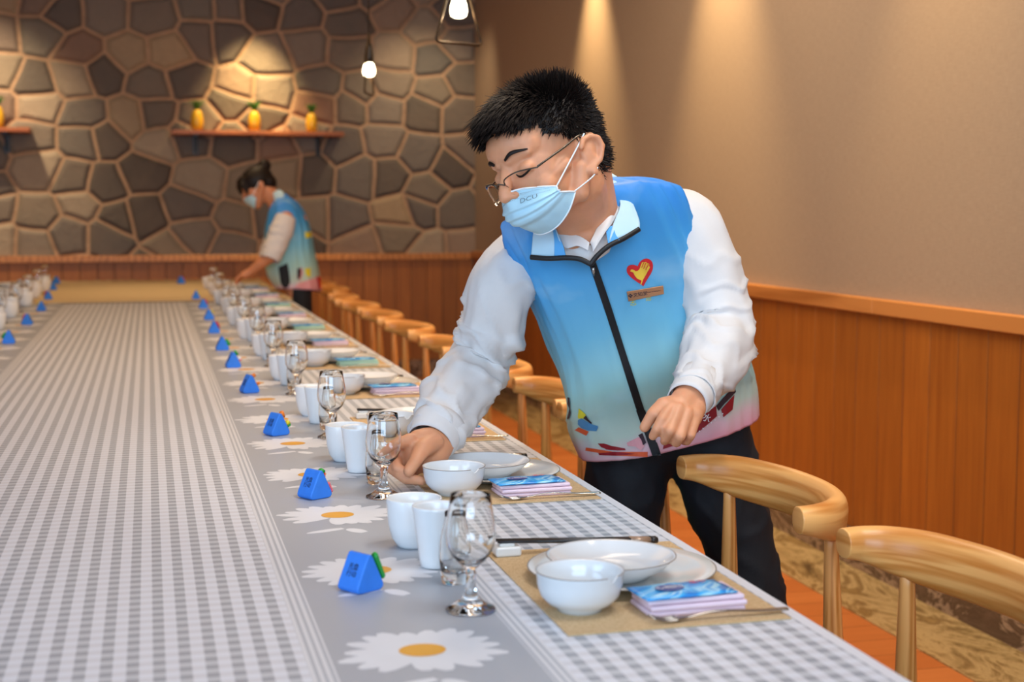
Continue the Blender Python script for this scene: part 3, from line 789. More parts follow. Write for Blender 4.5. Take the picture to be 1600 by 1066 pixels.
for p in ((.925, 4.28, 1.79), (.945, 6.22, 1.79)): light('POINT', 'pendant_glow', p, 4.0, (1, .75, .45), size=.03)
# ================================================================== PEOPLE
def fold(p, s=1.0, seed=0.0):
    """soft cloth creases, metres"""
    q = Vector((p.x*14+seed, p.y*14, p.z*14))
    a = noise.noise(q); b = noise.noise(q*2.3+Vector((5, 1, 2)))
    r = (1-abs(a)*2.2); r = max(r, 0)**3
    return s*(.0045*r+.002*b)
def loft(rings, nu, nv, power=2.5, disp=None, close_top=False):
    """rings: (L, R, thickness, front, bulge) world-space left/right edge points; front = unit vector; returns verts, faces, uvs"""
    data = [tuple(L)+tuple(R)+(t,)+tuple(F) for L, R, t, F in rings]
    S = catmull(data, nv); vs = []; uv = []
    for j, d in enumerate(S):
        L = Vector(d[0:3]); R = Vector(d[3:6]); t = d[6]; F = Vector(d[7:10]).normalized()
        c = (L+R)/2; A = (R-L)/2; a = A.length; A = A.normalized(); F = (F-A*F.dot(A)).normalized()
        for i in range(nu):
            th = 2*PI*i/nu; cs, sn = math.cos(th), math.sin(th)
            e = 2/power; x = abs(cs)**e*(1 if cs >= 0 else -1)*a; y = abs(sn)**e*(1 if sn >= 0 else -1)*t
            p = c+A*x+F*y
            if disp: n_ = (A*(cs)+F*(sn)).normalized(); p = p+n_*disp(p, j/(nv-1), th)
            vs.append(p); uv.append((i/nu, j/(nv-1)))
    fs = [(j*nu+i, j*nu+(i+1) % nu, (j+1)*nu+(i+1) % nu, (j+1)*nu+i) for j in range(nv-1) for i in range(nu)]
    if close_top: fs.append(tuple((nv-1)*nu+i for i in range(nu)))
    return vs, fs, uv
def obj_uv(name, data, m, parent=None, solid=0, sub=0):
    vs, fs, uv = data; o = obj(name, (vs, fs), m, parent, solid=solid, sub=sub); me = o.data
    l = me.uv_layers.new(name='UVMap')
    for lp in me.loops: l.data[lp.index].uv = uv[lp.vertex_index]
    return o
def surface_bvh(o):
    me = o.data; return BVHTree.FromPolygons([v.co.copy() for v in me.vertices], [tuple(p.vertices) for p in me.polygons])
EYE = Vector((0, 0, CAM_H))
def decal(name, polys, bvh, m, parent, off=.0012, grid_px=2.5, dflt=2.4, one=True):
    """flat print pieces laid onto a cloth surface; polys in photo positions, returned as real conforming patches"""
    if len(polys) > 1 and one:
        return [decal(name, [p], bvh, m, parent, off, grid_px, dflt) for p in polys][0]
    bm = bmesh.new()
    for poly in polys:
        vs = [bm.verts.new((x, y, 0)) for x, y in poly]; bm.faces.new(vs)
    bmesh.ops.triangulate(bm, faces=bm.faces)
    for _ in range(5):
        ed = [e for e in bm.edges if e.calc_length() > grid_px]
        if not ed: break
        bmesh.ops.subdivide_edges(bm, edges=ed, cuts=1, use_grid_fill=False)
        bmesh.ops.triangulate(bm, faces=bm.faces)
    for v in bm.verts:
        d = (W(v.co.x, v.co.y, 1)-EYE).normalized(); h = bvh.ray_cast(EYE, d)
        if h[0] is not None:
            n = h[1] if h[1].dot(d) < 0 else -h[1]
            v.co = h[0]+n*off-d*off*.3
        else: v.co = W(v.co.x, v.co.y, dflt)
    return obj(name, bm, m, parent)
def on_surface(px, py, bvh, off=.001, dflt=2.4):
    d = (W(px, py, 1)-EYE).normalized(); h = bvh.ray_cast(EYE, d)
    if h[0] is None: return W(px, py, dflt), -d
    n = h[1] if h[1].dot(d) < 0 else -h[1]
    return h[0]+n*off, n
def patch(name, rows, m, parent, thick=.0015, nu=16, nv=12):
    """rows: control rows of world points, smoothly interpolated into a cloth sheet"""
    R = [catmull([tuple(p) for p in r], nu) for r in rows]
    cols = [catmull([R[j][i] for j in range(len(R))], nv) for i in range(nu)]
    vs = [cols[i][j] for j in range(nv) for i in range(nu)]
    fs = [(j*nu+i, j*nu+i+1, (j+1)*nu+i+1, (j+1)*nu+i) for j in range(nv-1) for i in range(nu-1)]
    return obj(name, (vs, fs), m, parent, solid=thick)
def sleeve(name, pts, m, parent, seed, nu=56, nv=110, crease=2.0, flat=(1, 1), elbow=.5):
    data = catmull([tuple(p)+(r,) for p, r in pts], nv); P = [Vector(d[:3]) for d in data]; vs = []; N = None
    for i in range(nv):
        T = (P[min(i+1, nv-1)]-P[max(i-1, 0)]).normalized()
        if N is None: a = Vector((0, 0, 1)); N = (a-T*a.dot(T)).normalized() if abs(T.z) < .95 else Vector((0, 1, 0))
        else: N = (N-T*N.dot(T)).normalized()
        B = T.cross(N); u = i/(nv-1)
        amp = crease*(.35+.9*math.exp(-((u-elbow)/.22)**2)+.5*math.exp(-((u-.92)/.10)**2))*min(1, (1-u)/.03+.15)
        for k in range(nu):
            th = 2*PI*k/nu; d = N*math.cos(th)*flat[0]+B*math.sin(th)*flat[1]
            ph = u*27+1.6*math.sin(th+seed)+1.1*noise.noise(Vector((u*5+seed, math.cos(th)*1.2, math.sin(th)*1.2)))*3.5
            rid = max(0, 1-abs(math.sin(ph))*1.5)**1.5
            f = .0062*amp*rid*(.35+.65*max(0, noise.noise(Vector((math.cos(th)*1.4+seed, math.sin(th)*1.4, u*7)))+.45))
            f += .0045*amp*noise.noise(Vector((math.cos(th)*2, math.sin(th)*2+seed, u*9)))
            vs.append(P[i]+d*(data[i][3]+f))
    fs = [(j*nu+i, j*nu+(i+1) % nu, (j+1)*nu+(i+1) % nu, (j+1)*nu+i) for j in range(nv-1) for i in range(nu)]
    return obj(name, (vs, fs), m, parent, solid=.0018)

# ------------------------------------------------------------------ the man at the table
FEET = W(1040, 700, 2.62); FEET.z = 0
man = empty('person', (0, 0, 0), 'man in a blue volunteer vest and face mask reaching for a glass', 'person')

# head frame
Fh = (RT*-.72+UP*-.36-FW*.60).normalized()
Uh = (UP*.93+RT*-.30-FW*.02); Uh = (Uh-Fh*Uh.dot(Fh)).normalized(); Rh = Fh.cross(Uh).normalized()   # Rh: his left is -Rh?
HC = W(860, 252, 2.25)
if Rh.dot(RT) < 0: Rh = -Rh        # Rh points to image right (his left side)
HB = Matrix((Rh, Fh, Uh)).transposed()
def Hd(x, y, z): return HC+Rh*x+Fh*y+Uh*z
wr_R = W(688, 690, 2.335); el_R = W(740, 560, 2.50); sh_R = W(818, 405, 2.385)
wr_L = W(1077, 622, 2.245); el_L = W(1132, 520, 2.46); sh_L = W(1072, 345, 2.40)
neck0 = W(905, 338, 2.345)
pel = W(1040, 700, 2.62)
P_ = []
# skull, face, jaw
P_ += [ell(Hd(0, -.008, .034), (.074, .094, .082), HB), ell(Hd(0, .036, -.010), (.060, .058, .074), HB), ell(Hd(0, .056, -.066), (.028, .028, .024), HB),
       ell(Hd(0, .050, .040), (.058, .048, .045), HB)]
for s in (-1, 1):
    P_ += [cap(Hd(s*.056, -.002, -.030), .017, Hd(s*.050, .012, -.064), .015), cap(Hd(s*.050, .012, -.060), .014, Hd(s*.018, .056, -.074), .014),
           ell(Hd(s*.034, .060, -.030), (.024, .020, .022), HB), cap(Hd(s*.012, .088, .024), .0080, Hd(s*.042, .072, .026), .008),
           ell(Hd(s*.031, .0775, .004), (.0155, .0125, .0105), HB), cap(Hd(s*.056, .026, -.014), .012, Hd(s*.040, .058, -.022), .014)]
    # ear: bowl, rim, lobe
    P_ += [ell(Hd(s*.0700, -.018, -.012), (.0085, .018, .028), HB)]
    rim = [(-.004, -.004, -.030), (.004, -.026, -.020), (.009, -.036, -.002), (.009, -.034, .012), (.006, -.022, .020), (.003, -.008, .018), (.001, -.001, .008)]
    for a, b in zip(rim, rim[1:]): P_.append(cap(Hd(s*(.077+a[0]), a[1], a[2]-.008), .0046, Hd(s*(.077+b[0]), b[1], b[2]-.008), .0046))
    P_.append(ell(Hd(s*.076, -.010, -.042), (.005, .007, .008), HB)); P_.append(ell(Hd(s*.073, -.022, -.002), (.0085, .013, .019), HB)); P_.append(ell(Hd(s*.0745, -.031, .002), (.0085, .009, .016), HB))
    P_.append(cap(Hd(s*.078, -.014, -.004), .003, Hd(s*.078, -.020, -.026), .003))
P_ += [cap(Hd(0, .090, .014), .0085, Hd(0, .110, -.020), .0110), ell(Hd(0, .112, -.026), (.0115, .0110, .0090), HB)]
for s in (-1, 1): P_.append(ell(Hd(s*.012, .101, -.029), (.0085, .0095, .0070), HB))
P_ += [ell(Hd(0, .083, -.056), (.022, .012, .010), HB)]
# neck into chest
P_ += [cap(Hd(0, -.025, -.045), .054, neck0, .057), cap(Hd(.005, -.055, -.020), .046, neck0+RT*.01+UP*.0, .056), cap(neck0, .052, W(912, 366, 2.330), .040), cap(W(885, 352, 2.36), .034, W(935, 332, 2.365), .036),
       cap(W(912, 366, 2.33), .03, W(917, 385, 2.345), .02)]
# trunk (under the clothes)
P_ += [cap(neck0+FW*.05, .045, sh_R+FW*.10+RT*.03, .03), cap(neck0+FW*.06, .045, sh_L+FW*.11-RT*.03, .03), cap(W(930, 420, 2.50), .065, W(1010, 600, 2.60), .07), cap(W(980, 400, 2.51), .06, W(1060, 600, 2.61), .07), cap(W(1000, 672, 2.70), .06, W(1085, 662, 2.70), .06)]
# arms
P_ += [cap(sh_R+FW*.09+RT*.015, .030, el_R, .036), cap(el_R, .038, wr_R, .0265), cap(sh_L+FW*.09-RT*.02, .030, el_L, .036), cap(el_L, .038, wr_L, .0265)]
# legs
hipR, kneeR, ankR = W(978, 735, 2.705), W(1000, 1000, 2.70), W(1030, 1300, 2.72)
hipL, kneeL, ankL = W(1120, 735, 2.695), W(1175, 960, 2.68), W(1235, 1290, 2.70)
for a in (ankR, ankL): a.z = .09
P_ += [cap(hipR+UP*.06, .050, kneeR, .040), cap(kneeR, .040, ankR, .032), cap(hipL+UP*.06, .050, kneeL, .040), cap(kneeL, .040, ankL, .032)]
# --- right hand (reaching)
def chain(pts, rs):
    out = []
    for i in range(len(pts)-1): out.append(cap(pts[i], rs[i], pts[i+1], rs[i+1]))
    return out
hR = []
vd = (FW.x, FW.y, FW.z)
hR += [cap(W(690, 688, 2.335), .0255, W(662, 694, 2.300), .026, (FW, .85)), cap(W(690, 688, 2.335), .0255, W(676, 714, 2.310), .024), cap(W(655, 690, 2.295), .020, W(664, 722, 2.300), .019),
       cap(W(640, 692, 2.280), .0155, W(648, 714, 2.288), .0165)]
hR += chain([W(640, 688, 2.275), W(617, 696, 2.262), W(604, 706, 2.252), W(594, 714, 2.245)], [.0115, .0095, .0082, .0066])      # index
hR += chain([W(642, 700, 2.292), W(617, 714, 2.284), W(621, 731, 2.266), W(634, 738, 2.258)], [.0105, .0090, .0085, .0070])      # middle
hR += chain([W(646, 714, 2.300), W(611, 731, 2.284), W(634, 748, 2.258), W(660, 751, 2.246)], [.0110, .0098, .0092, .0078])     # ring, curled under
hR += chain([W(664, 724, 2.305), W(640, 742, 2.292), W(650, 752, 2.276), W(668, 749, 2.268)], [.0095, .0082, .0078, .0064])     # little
hR += chain([W(676, 692, 2.300), W(660, 702, 2.268), W(650, 720, 2.246), W(639, 736, 2.238)], [.0185, .0150, .0112, .0098])      # thumb
# --- left hand (resting in the air in front of the vest)
hL = []
hL += [cap(wr_L, .0265, W(1062, 640, 2.215), .024, (FW, .75)), cap(W(1086, 630, 2.240), .021, W(1078, 652, 2.215), .019), cap(W(1052, 636, 2.215), .0175, W(1082, 650, 2.212), .0165)]
hL += chain([W(1048, 637, 2.200), W(1034, 656, 2.176), W(1026, 671, 2.174), W(1020, 682, 2.184)], [.0112, .0088, .0079, .0068])
hL += chain([W(1060, 640, 2.198), W(1047, 673, 2.166), W(1040, 685, 2.182), W(1038, 690, 2.198)], [.0112, .0088, .0080, .0068])
hL += chain([W(1073, 645, 2.200), W(1063, 682, 2.170), W(1057, 692, 2.188), W(1052, 690, 2.206)], [.0110, .0086, .0078, .0066])
hL += chain([W(1086, 652, 2.208), W(1079, 681, 2.184), W(1073, 690, 2.198), W(1068, 690, 2.212)], [.0102, .0076, .0070, .0060])
hL += chain([W(1062, 632, 2.225), W(1036, 633, 2.205), W(1020, 647, 2.196), W(1007, 668, 2.200)], [.0180, .0125, .0100, .0082])
body = organic('body', P_+hR+hL, .0026, 'skin', man, smooth=4)
# lids, brows, lashes
for s in (-1, 1):
    obj('eyebrow', tube([Hd(s*.014, .0975, .0265), Hd(s*.030, .0925, .0330), Hd(s*.050, .076, .0290)], [.0024, .0034, .0012], 8, 14, flat=(1, .45)), 'hair', man)
    obj('eyelid_line', tube([Hd(s*.017, .0895, -.0015), Hd(s*.031, .0915, -.0060), Hd(s*.046, .078, -.0010)], [.0008, .0016, .0009], 6, 12), 'hair', man)
# --- hair: fitted cap plus short strands
def hairline(x, y, z):
    """scalp membership in head space"""
    top = z > .062-.10*max(0, y-.035)+.0*x
    side = (z > .020+.55*max(0, y+.005)) and y < .055
    back = z > -.055 and y < -.045
    return top or side or back
capm = organic('hair', [ell(Hd(0, -.012, .043), (.0765, .0955, .078), HB), ell(Hd(0, .030, .062), (.062, .064, .048), HB), ell(Hd(0, -.050, -.005), (.058, .052, .058), HB), ell(Hd(0, .060, .068), (.052, .036, .026), HB),
   cap(Hd(-.064, .020, .040), .017, Hd(.064, .020, .040), .017)], .004, 'hair', None, smooth=4)
me = capm.data; HBi = HB.inverted(); rs = random.Random(5)
bm = bmesh.new(); bm.from_mesh(me)
dele = []
for f in bm.faces:
    q = HBi @ (f.calc_center_median()-HC)
    if q.z < .018+.55*max(0, q.y-.0) and q.y > -.040: dele.append(f)
    elif q.y > .045 and q.z < .058: dele.append(f)
    elif q.z < -.050: dele.append(f)
bmesh.ops.delete(bm, geom=dele, context='FACES')
faces = [f for f in bm.faces]; areas = [f.calc_area() for f in faces]
samples = rs.choices(faces, weights=areas, k=6500)
data = []
for f in samples:
    vs = [v.co for v in f.verts]; a, b = rs.random(), rs.random()
    p = vs[0].lerp(vs[1], a).lerp(vs[3 % len(vs)].lerp(vs[2], a), b); q = HBi @ (p-HC); n = HBi @ f.normal
    data.append((p.copy(), q, n))
for p, q, n in data:
    front = max(0, min(1, (q.y+.01)/.07)); topf = max(0, min(1, (q.z-.05)/.05)); backd = max(0, min(1, (-q.y)/.08))
    L = .007+.013*topf+.022*front*topf+.007*backd*topf
    if q.z < .05: L = .007+.006*rs.random()
    d = n*(.55+.5*topf*(1-front))+Vector((rs.uniform(-.28, .28), .95*front+.35-.75*backd*(1-topf)-.1, -.25*front-.35*(1-topf)+.25*topf*backd*1.5))+Vector((rs.uniform(-.2, .2), rs.uniform(-.2, .2), rs.uniform(-.2, .2)))
    d = d.normalized(); L *= rs.uniform(.7, 1.25)
    g = Vector((0, .25*front, -.30*front))
    pts = [q-n*.002, q+d*L*.5, q+(d+g).normalized()*L]
    tube([HC+HB @ v for v in pts], [.0012, .0010, .0002], 3, bm=bm, cap=False)
bm.to_mesh(me); bm.free(); capm.parent = man
for p in me.polygons: p.use_smooth = True
# --- mask
def mk(u, v):
    # u -1..1 across, v 0 top .. 1 under the chin
    ang = u*(1.02+.22*v)
    zt = -.020-.020*abs(u)**1.6; zb = -.101+.042*abs(u)**2.2
    z = zt+(zb-zt)*v
    wd = .0745-.008*v; fr = .106-.016*abs(v-.42)**1.2*2.0-(.048*max(0, v-.60)*1.6)
    base = .006
    y = base+(fr-base)*math.cos(ang)**.8
    x = wd*math.sin(ang)*1.02
    y += .012*math.exp(-(u/.16)**2)*math.exp(-((v-.02)/.25)**2)
    pl = 0
    for k in (.38, .54, .70): pl += .0016*math.tanh((v-k)*60)*math.exp(-((v-k)/.09)**2)*-1
    y += .0035+pl*2+.0012*noise.noise(Vector((u*5, v*6, 1)))
    return Hd(x, y+.002, z)
nu, nv = 60, 44
vs = [mk(-1+2*i/(nu-1), j/(nv-1)) for j in range(nv) for i in range(nu)]
fs = [(j*nu+i, j*nu+i+1, (j+1)*nu+i+1, (j+1)*nu+i) for j in range(nv-1) for i in range(nu-1)]
mask = obj('face_mask', (vs, fs), 'mask', man, solid=.0012)
obj('top_binding', tube([mk(-1+2*i/30, 0.0) for i in range(31)], .0014, 6), 'mask_white', mask)
obj('bottom_binding', tube([mk(-1+2*i/30, 1.0) for i in range(31)], .0013, 6), 'mask_white', mask)
for s in (-1, 1):
    obj('side_binding', tube([mk(s, j/10) for j in range(11)], .0016, 6), 'mask_white', mask)
    obj('ear_loop', tube([mk(s, .02), Hd(s*.074, .004, .002), Hd(s*.082, -.014, .018)], .0013, 6, 16), 'mask_white', mask)
    obj('ear_loop', tube([mk(s, .96), Hd(s*.076, -.002, -.048), Hd(s*.079, -.016, -.038)], .0011, 6, 16), 'mask_white', mask)
mb = surface_bvh(mask)
def mask_text(c):
    u = .46+c.x*13.0; v = .25-c.y*10
    p = mk(u, v); e = .01
    n = (mk(u+e, v)-p).cross(mk(u, v+e)-p).normalized()
    if n.dot(FW) > 0: n = -n
    return p+n*(.0036+c.z)
text_mesh('lettering', 'DCU', .0130, 'mask_ink', mask, .0001, mask_text)
bm = bmesh.new()
for v in (.075, .17):
    for k in range(56):
        u = -.85+1.7*k/55; tube([mk(u, v)-FW*.0016, mk(u+.014, v)-FW*.0016], .00028, 4, bm=bm)
obj('stitch_line', bm, 'mask_ink', mask)
# --- glasses, slid down the nose
gl = obj('glasses', tube([Hd(-.011, .112, -.009), Hd(-.004, .117, -.004), Hd(.004, .117, -.004), Hd(.011, .112, -.009)], .0011, 8, 14), 'frame_metal', man)
for s in (-1, 1):
    top = [Hd(s*.010, .112, -.008), Hd(s*.016, .113, .000), Hd(s*.040, .107, .003), Hd(s*.060, .092, -.001), Hd(s*.066, .085, -.003)]
    obj('rim', tube(top, .0013, 8, 24, flat=(1.3, .8)), 'frame_metal', gl)
    obj('temple_arm', tube([Hd(s*.066, .086, -.002), Hd(s*.072, .070, .002), Hd(s*.077, .030, .010), Hd(s*.079, -.008, .018), Hd(s*.080, -.028, .006)], .0011, 8, 24, flat=(1.5, .8)), 'frame_metal', gl)
    lo = [Hd(s*.064, .085, -.020), Hd(s*.054, .093, -.030), Hd(s*.034, .105, -.032), Hd(s*.016, .110, -.026), Hd(s*.011, .112, -.014)]
    T_ = catmull([tuple(p) for p in top], 16); B_ = catmull([tuple(p) for p in reversed(lo)], 16)
    vs = []; 
    for k in range(5): vs += [Vector(a).lerp(Vector(b), k/4)+Fh*.0012*math.sin(PI*k/4) for a, b in zip(T_, B_)]
    fs = [(j*16+i, j*16+i+1, (j+1)*16+i+1, (j+1)*16+i) for j in range(4) for i in range(15)]
    obj('lens', (vs, fs), 'lens', gl, solid=.0012)
    obj('nose_pad', tube([Hd(s*.011, .111, -.010), Hd(s*.009, .104, -.016), Hd(s*.009, .102, -.022)], [.0006, .0006, .0020], 6, 8), 'frame_metal', gl)
# --- trousers
LEGR = [(W(985, 702, 2.70), .078), (W(974, 770, 2.705), .078), (W(972, 850, 2.70), .071), (W(1000, 980, 2.66), .068), (W(1020, 1150, 2.70), .064), (Vector((ankR.x, ankR.y, .07)), .066)]
LEGL = [(W(1112, 695, 2.70), .080), (W(1129, 770, 2.69), .078), (W(1155, 850, 2.68), .066), (W(1178, 960, 2.68), .066), (W(1212, 1140, 2.70), .063), (Vector((ankL.x, ankL.y, .07)), .066)]
tp = []
for Lg in (LEGR, LEGL):
    d = catmull([tuple(p)+(r,) for p, r in Lg], 14)
    for a, b in zip(d, d[1:]): tp.append(cap(a[:3], a[3], b[:3], b[3]))
tp += [cap(W(990, 672, 2.70), .088, W(1095, 662, 2.70), .090), cap(W(1020, 690, 2.71), .065, W(1070, 688, 2.71), .065)]
organic('trousers', tp, .008, 'trouser', man, smooth=5, disp=lambda p: fold(p, 1.0, 3))
for a in (ankR, ankL):
    toe = Vector((a.x, a.y, 0))+(-FW).to_2d().to_3d().normalized()*.17+RT*-.05
    organic('shoe', [cap((a.x, a.y, .045), .040, toe+Vector((0, 0, .032)), .032), ell((a.x, a.y, .05), (.042, .05, .045))], .005, 'shoe', man, smooth=4)
# --- vest
fr = lambda a, b: (-FW+UP*a+RT*b)
RINGS = [(W(905, 713, 2.64), W(1177, 646, 2.67), .125, fr(-.17, -.05)), (W(893, 668, 2.62), W(1176, 600, 2.65), .125, fr(-.04, -.1)), (W(886, 625, 2.57), W(1160, 560, 2.59), .118, fr(.1, -.1)),
         (W(872, 570, 2.54), W(1140, 515, 2.56), .116, fr(.2, -.1)), (W(852, 515, 2.50), W(1122, 462, 2.53), .118, fr(.3, -.1)), (W(826, 455, 2.46), W(1098, 400, 2.49), .120, fr(.35, -.1)),
         (W(800, 405, 2.42), W(1080, 352, 2.455), .112, fr(.4, -.1)), (W(788, 368, 2.395), W(1066, 318, 2.43), .090, fr(.45, -.1)), (W(796, 350, 2.385), W(1052, 300, 2.42), .060, fr(.5, -.1)), (W(834, 344, 2.385), W(1005, 288, 2.415), .044, fr(.5, -.1)), (W(862, 338, 2.385), W(958, 286, 2.41), .040, fr(.5, -.1))]
def vdisp(p, v, th):
    q = Vector((th*1.1, v*3.2, 0)); n = noise.noise(q*1.7); n2 = noise.noise(Vector((th*4.5, v*1.6, 4))); n3 = noise.noise(Vector((th*9+v*6, v*5, 9)))
    k = 1 if v > .12 else .5
    return .007*n+.006*max(0, 1-abs(n2)*3)**2*k*min(1, (1-v)*6)+.003*n3*k
vest = obj_uv('vest', loft(RINGS, 120, 110, 2.35, vdisp), 'vest', man, solid=.0025)
vb = surface_bvh(vest)
# zip, emblem, badge, prints
def strip(a, b, w0, n=18):
    pts = [(a[0]+(b[0]-a[0])*i/n, a[1]+(b[1]-a[1])*i/n) for i in range(n+1)]
    L = [(x-w0/2, y) for x, y in pts]; R = [(x+w0/2, y) for x, y in pts]; return L+R[::-1]
zipper = decal('zip', [strip((925, 408), (951, 485), 12)[:19]+strip((951, 485), (1001, 640), 12)[:19]+strip((1001, 640), (1026, 712), 14)+strip((951, 485), (1001, 640), 12)[19:]+strip((925, 408), (951, 485), 12)[19:]], vb, 'zip_black', vest, .002)
obj('zip_pull', tube([on_surface(927, 415, vb, .006)[0], on_surface(929, 428, vb, .006)[0]], [.003, .0022], 8), 'steel', vest)
def bez(pts, n=10):
    out = []
    for i in range(0, len(pts)-3, 3):
        a, b, c, d = pts[i:i+4]
        for k in range(n):
            t_ = k/n; out.append(tuple((1-t_)**3*a[j]+3*(1-t_)**2*t_*b[j]+3*(1-t_)*t_*t_*c[j]+t_**3*d[j] for j in (0, 1)))
    return out
heart = bez([(1005, 447), (990, 436), (978, 430), (979, 421), (979, 412), (990, 412), (996, 416), (998, 408), (1005, 403), (1011, 404), (1021, 406), (1021, 417), (1018, 424), (1014, 433), (1009, 438), (1005, 447)])
decal('heart_emblem', [heart], vb, 'print_red', vest, .0014, 2)
Z = lambda L: [(960+x/10.66, 380+y/10.66) for x, y in L]
hand_e = Z([(258, 462), (275, 428), (310, 432), (345, 462), (385, 452), (410, 425), (455, 312), (478, 310), (452, 395), (470, 400), (510, 312), (532, 322), (492, 420), (512, 425), (548, 330), (568, 340), (522, 445), (540, 440), (568, 382), (584, 392), (520, 520), (470, 600), (462, 625), (436, 692), (424, 680), (445, 618), (380, 590), (340, 540), (310, 480)])
decal('hand_emblem', [hand_e], vb, 'heart_yellow', vest, .0022, 2)
decal('finger_gap', [Z([(474, 316), (486, 316), (452, 400), (442, 396)]), Z([(508, 322), (520, 326), (484, 420), (474, 416)]), Z([(546, 340), (558, 346), (520, 440), (510, 436)])], vb, 'print_red', vest, .0028, 2)
# name badge: a small rigid plate
q = [on_surface(x, y, vb, .004)[0] for x, y in ((978, 454), (1034, 445), (1035, 458), (981, 469))]
nb = (q[1]-q[0]).cross(q[3]-q[0]).normalized(); nb = -nb if nb.dot(FW) > 0 else nb
vs = q+[p+nb*.0022 for p in q]
badge = obj('name_badge', (vs, [(0, 3, 2, 1), (4, 5, 6, 7), (0, 1, 5, 4), (1, 2, 6, 5), (2, 3, 7, 6), (3, 0, 4, 7)]), 'badge_gold', vest, smooth=False, bevel=.0006)
bx = (q[1]-q[0]); bw = bx.length; bx = bx/bw; by = (q[0]-q[3]).normalized(); bc = (q[0]+q[1]+q[2]+q[3])/4
text_mesh('lettering', '❖文知堂', .0085, 'ink', badge, .0001, lambda c: bc+bx*(c.x-bw*.22)+by*c.y+nb*(.0026+c.z))
text_mesh('small_lettering', 'THE WINDOW', .0035, 'ink', badge, .0001, lambda c: bc+bx*(c.x+bw*.22)+by*(c.y+.001)+nb*(.0026+c.z))
def surf_text(name, s, size_px, cx_, cy_, rot, m, off=.0016):
    c_, s_ = math.cos(rot), math.sin(rot)
    def xf(c):
        x = c.x; y = c.y; px = cx_+(x*c_+y*s_); py = cy_-(-x*s_+y*c_)
        return on_surface(px, py, vb, off)[0]-FW*c.z*.01
    return text_mesh(name, s, size_px, m, vest, .0001, xf)
surf_text('yellow_lettering', '志', 11, 989, 473, -.15, 'print_yellow'); surf_text('yellow_lettering', '愿', 10, 1013, 466, -.15, 'print_yellow'); surf_text('yellow_lettering', '者', 11, 1032, 456, -.15, 'print_yellow')
E8 = lambda L, s=8.88: [(880+x/s, 620+y/s) for x, y in L]
decal('yellow_print', [E8([(222, 160), (300, 225), (320, 250), (285, 300), (215, 300), (205, 270)])], vb, 'print_yellow', vest, .0012)
decal('blue_print', [E8([(210, 320), (260, 295), (300, 320), (345, 345), (410, 380), (480, 400), (490, 420), (465, 475), (350, 465), (260, 430), (210, 380)])], vb, 'print_blue', vest, .0016)
decal('orange_print', [E8([(165, 460), (220, 420), (360, 480), (325, 538)])], vb, 'print_orange', vest, .0014)
decal('dark_print', [E8([(290, 290), (325, 250), (350, 300), (400, 350), (395, 372), (330, 320)]), E8([(70, 0), (100, 10), (105, 140), (120, 220), (80, 310), (65, 300), (95, 160), (72, 100)])], vb, 'print_dark', vest, .0022)
decal('red_print', [E8([(485, 645), (570, 645), (680, 680), (860, 715), (870, 740), (760, 745), (600, 730), (570, 710), (535, 700)]), E8([(490, 780), (720, 760), (920, 780), (1000, 790), (880, 805), (700, 815), (500, 805)])], vb, 'print_darkred', vest, .0016)
decal('pink_print', [E8([(880, 640), (960, 600), (1040, 560), (1100, 560), (1130, 690), (1080, 740), (1000, 690), (900, 680)])], vb, 'print_pink', vest, .0014)
decal('brown_print', [E8([(1040, 530), (1100, 500), (1130, 570), (1150, 640), (1110, 670), (1090, 600)])], vb, 'print_dark', vest, .0020)
ban = [(1035, 702), (1060, 694), (1095, 672), (1120, 650), (1118, 633), (1095, 646), (1065, 664), (1040, 685)]
decal('red_banner', [ban, [(1126, 640), (1147, 616), (1144, 640), (1130, 652)]], vb, 'print_darkred', vest, .0014)
surf_text('banner_character', '水', 14, 1103, 653, .5, 'print_white', .0026)
for k in range(11): pass
decal('banner_dots', [[(1068+6*k+math.cos(a)*1.1, 689-3.7*k-.06*k*k+math.sin(a)*1.1) for a in (0, 1.57, 3.14, 4.71)] for k in range(11)], vb, 'print_white', vest, .0030, 3, one=False)
decal('navy_print', [[(1118, 634), (1146, 602), (1149, 612), (1132, 630), (1122, 642)]], vb, 'print_dark', vest, .0020)
decal('hem_print', [[(915, 704), (960, 712), (1012, 714), (1012, 706), (960, 706), (916, 699)]], vb, 'print_orange', vest, .0010)
# --- shirt: sleeves, cuffs, collar
shirt = sleeve('shirt_sleeve', [(W(842, 398, 2.53), .040), (W(808, 412, 2.475), .054), (W(782, 456, 2.455), .0545), (W(770, 515, 2.48), .053), (W(748, 568, 2.49), .054), (W(717, 615, 2.44), .053), (W(694, 655, 2.385), .047), (W(680, 682, 2.345), .041)], 'shirt', man, 1.0, elbow=.55)
sleeve('shirt_sleeve', [(W(1022, 350, 2.53), .045), (W(1066, 352, 2.475), .060), (W(1098, 412, 2.455), .058), (W(1117, 470, 2.45), .057), (W(1126, 520, 2.43), .057), (W(1116, 560, 2.37), .054), (W(1094, 597, 2.30), .040), (W(1083, 618, 2.255), .034)], 'shirt', man, 4.0, elbow=.6, crease=1.35)
def cuff(a, b, r0, r1): 
    n_ = 6; return tube([a.lerp(b, i/n_) for i in range(n_+1)], [r0+(r1-r0)*i/n_ for i in range(n_+1)], 40, cap=False)
obj('cuff', cuff(W(688, 665, 2.365), W(672, 693, 2.330), .045, .0375), 'shirt', man, solid=.002)
obj('cuff', cuff(W(1093, 600, 2.295), W(1073, 630, 2.235), .0385, .0310), 'shirt', man, solid=.002)
def wv(px, py, d, off=0): return W(px, py, d)
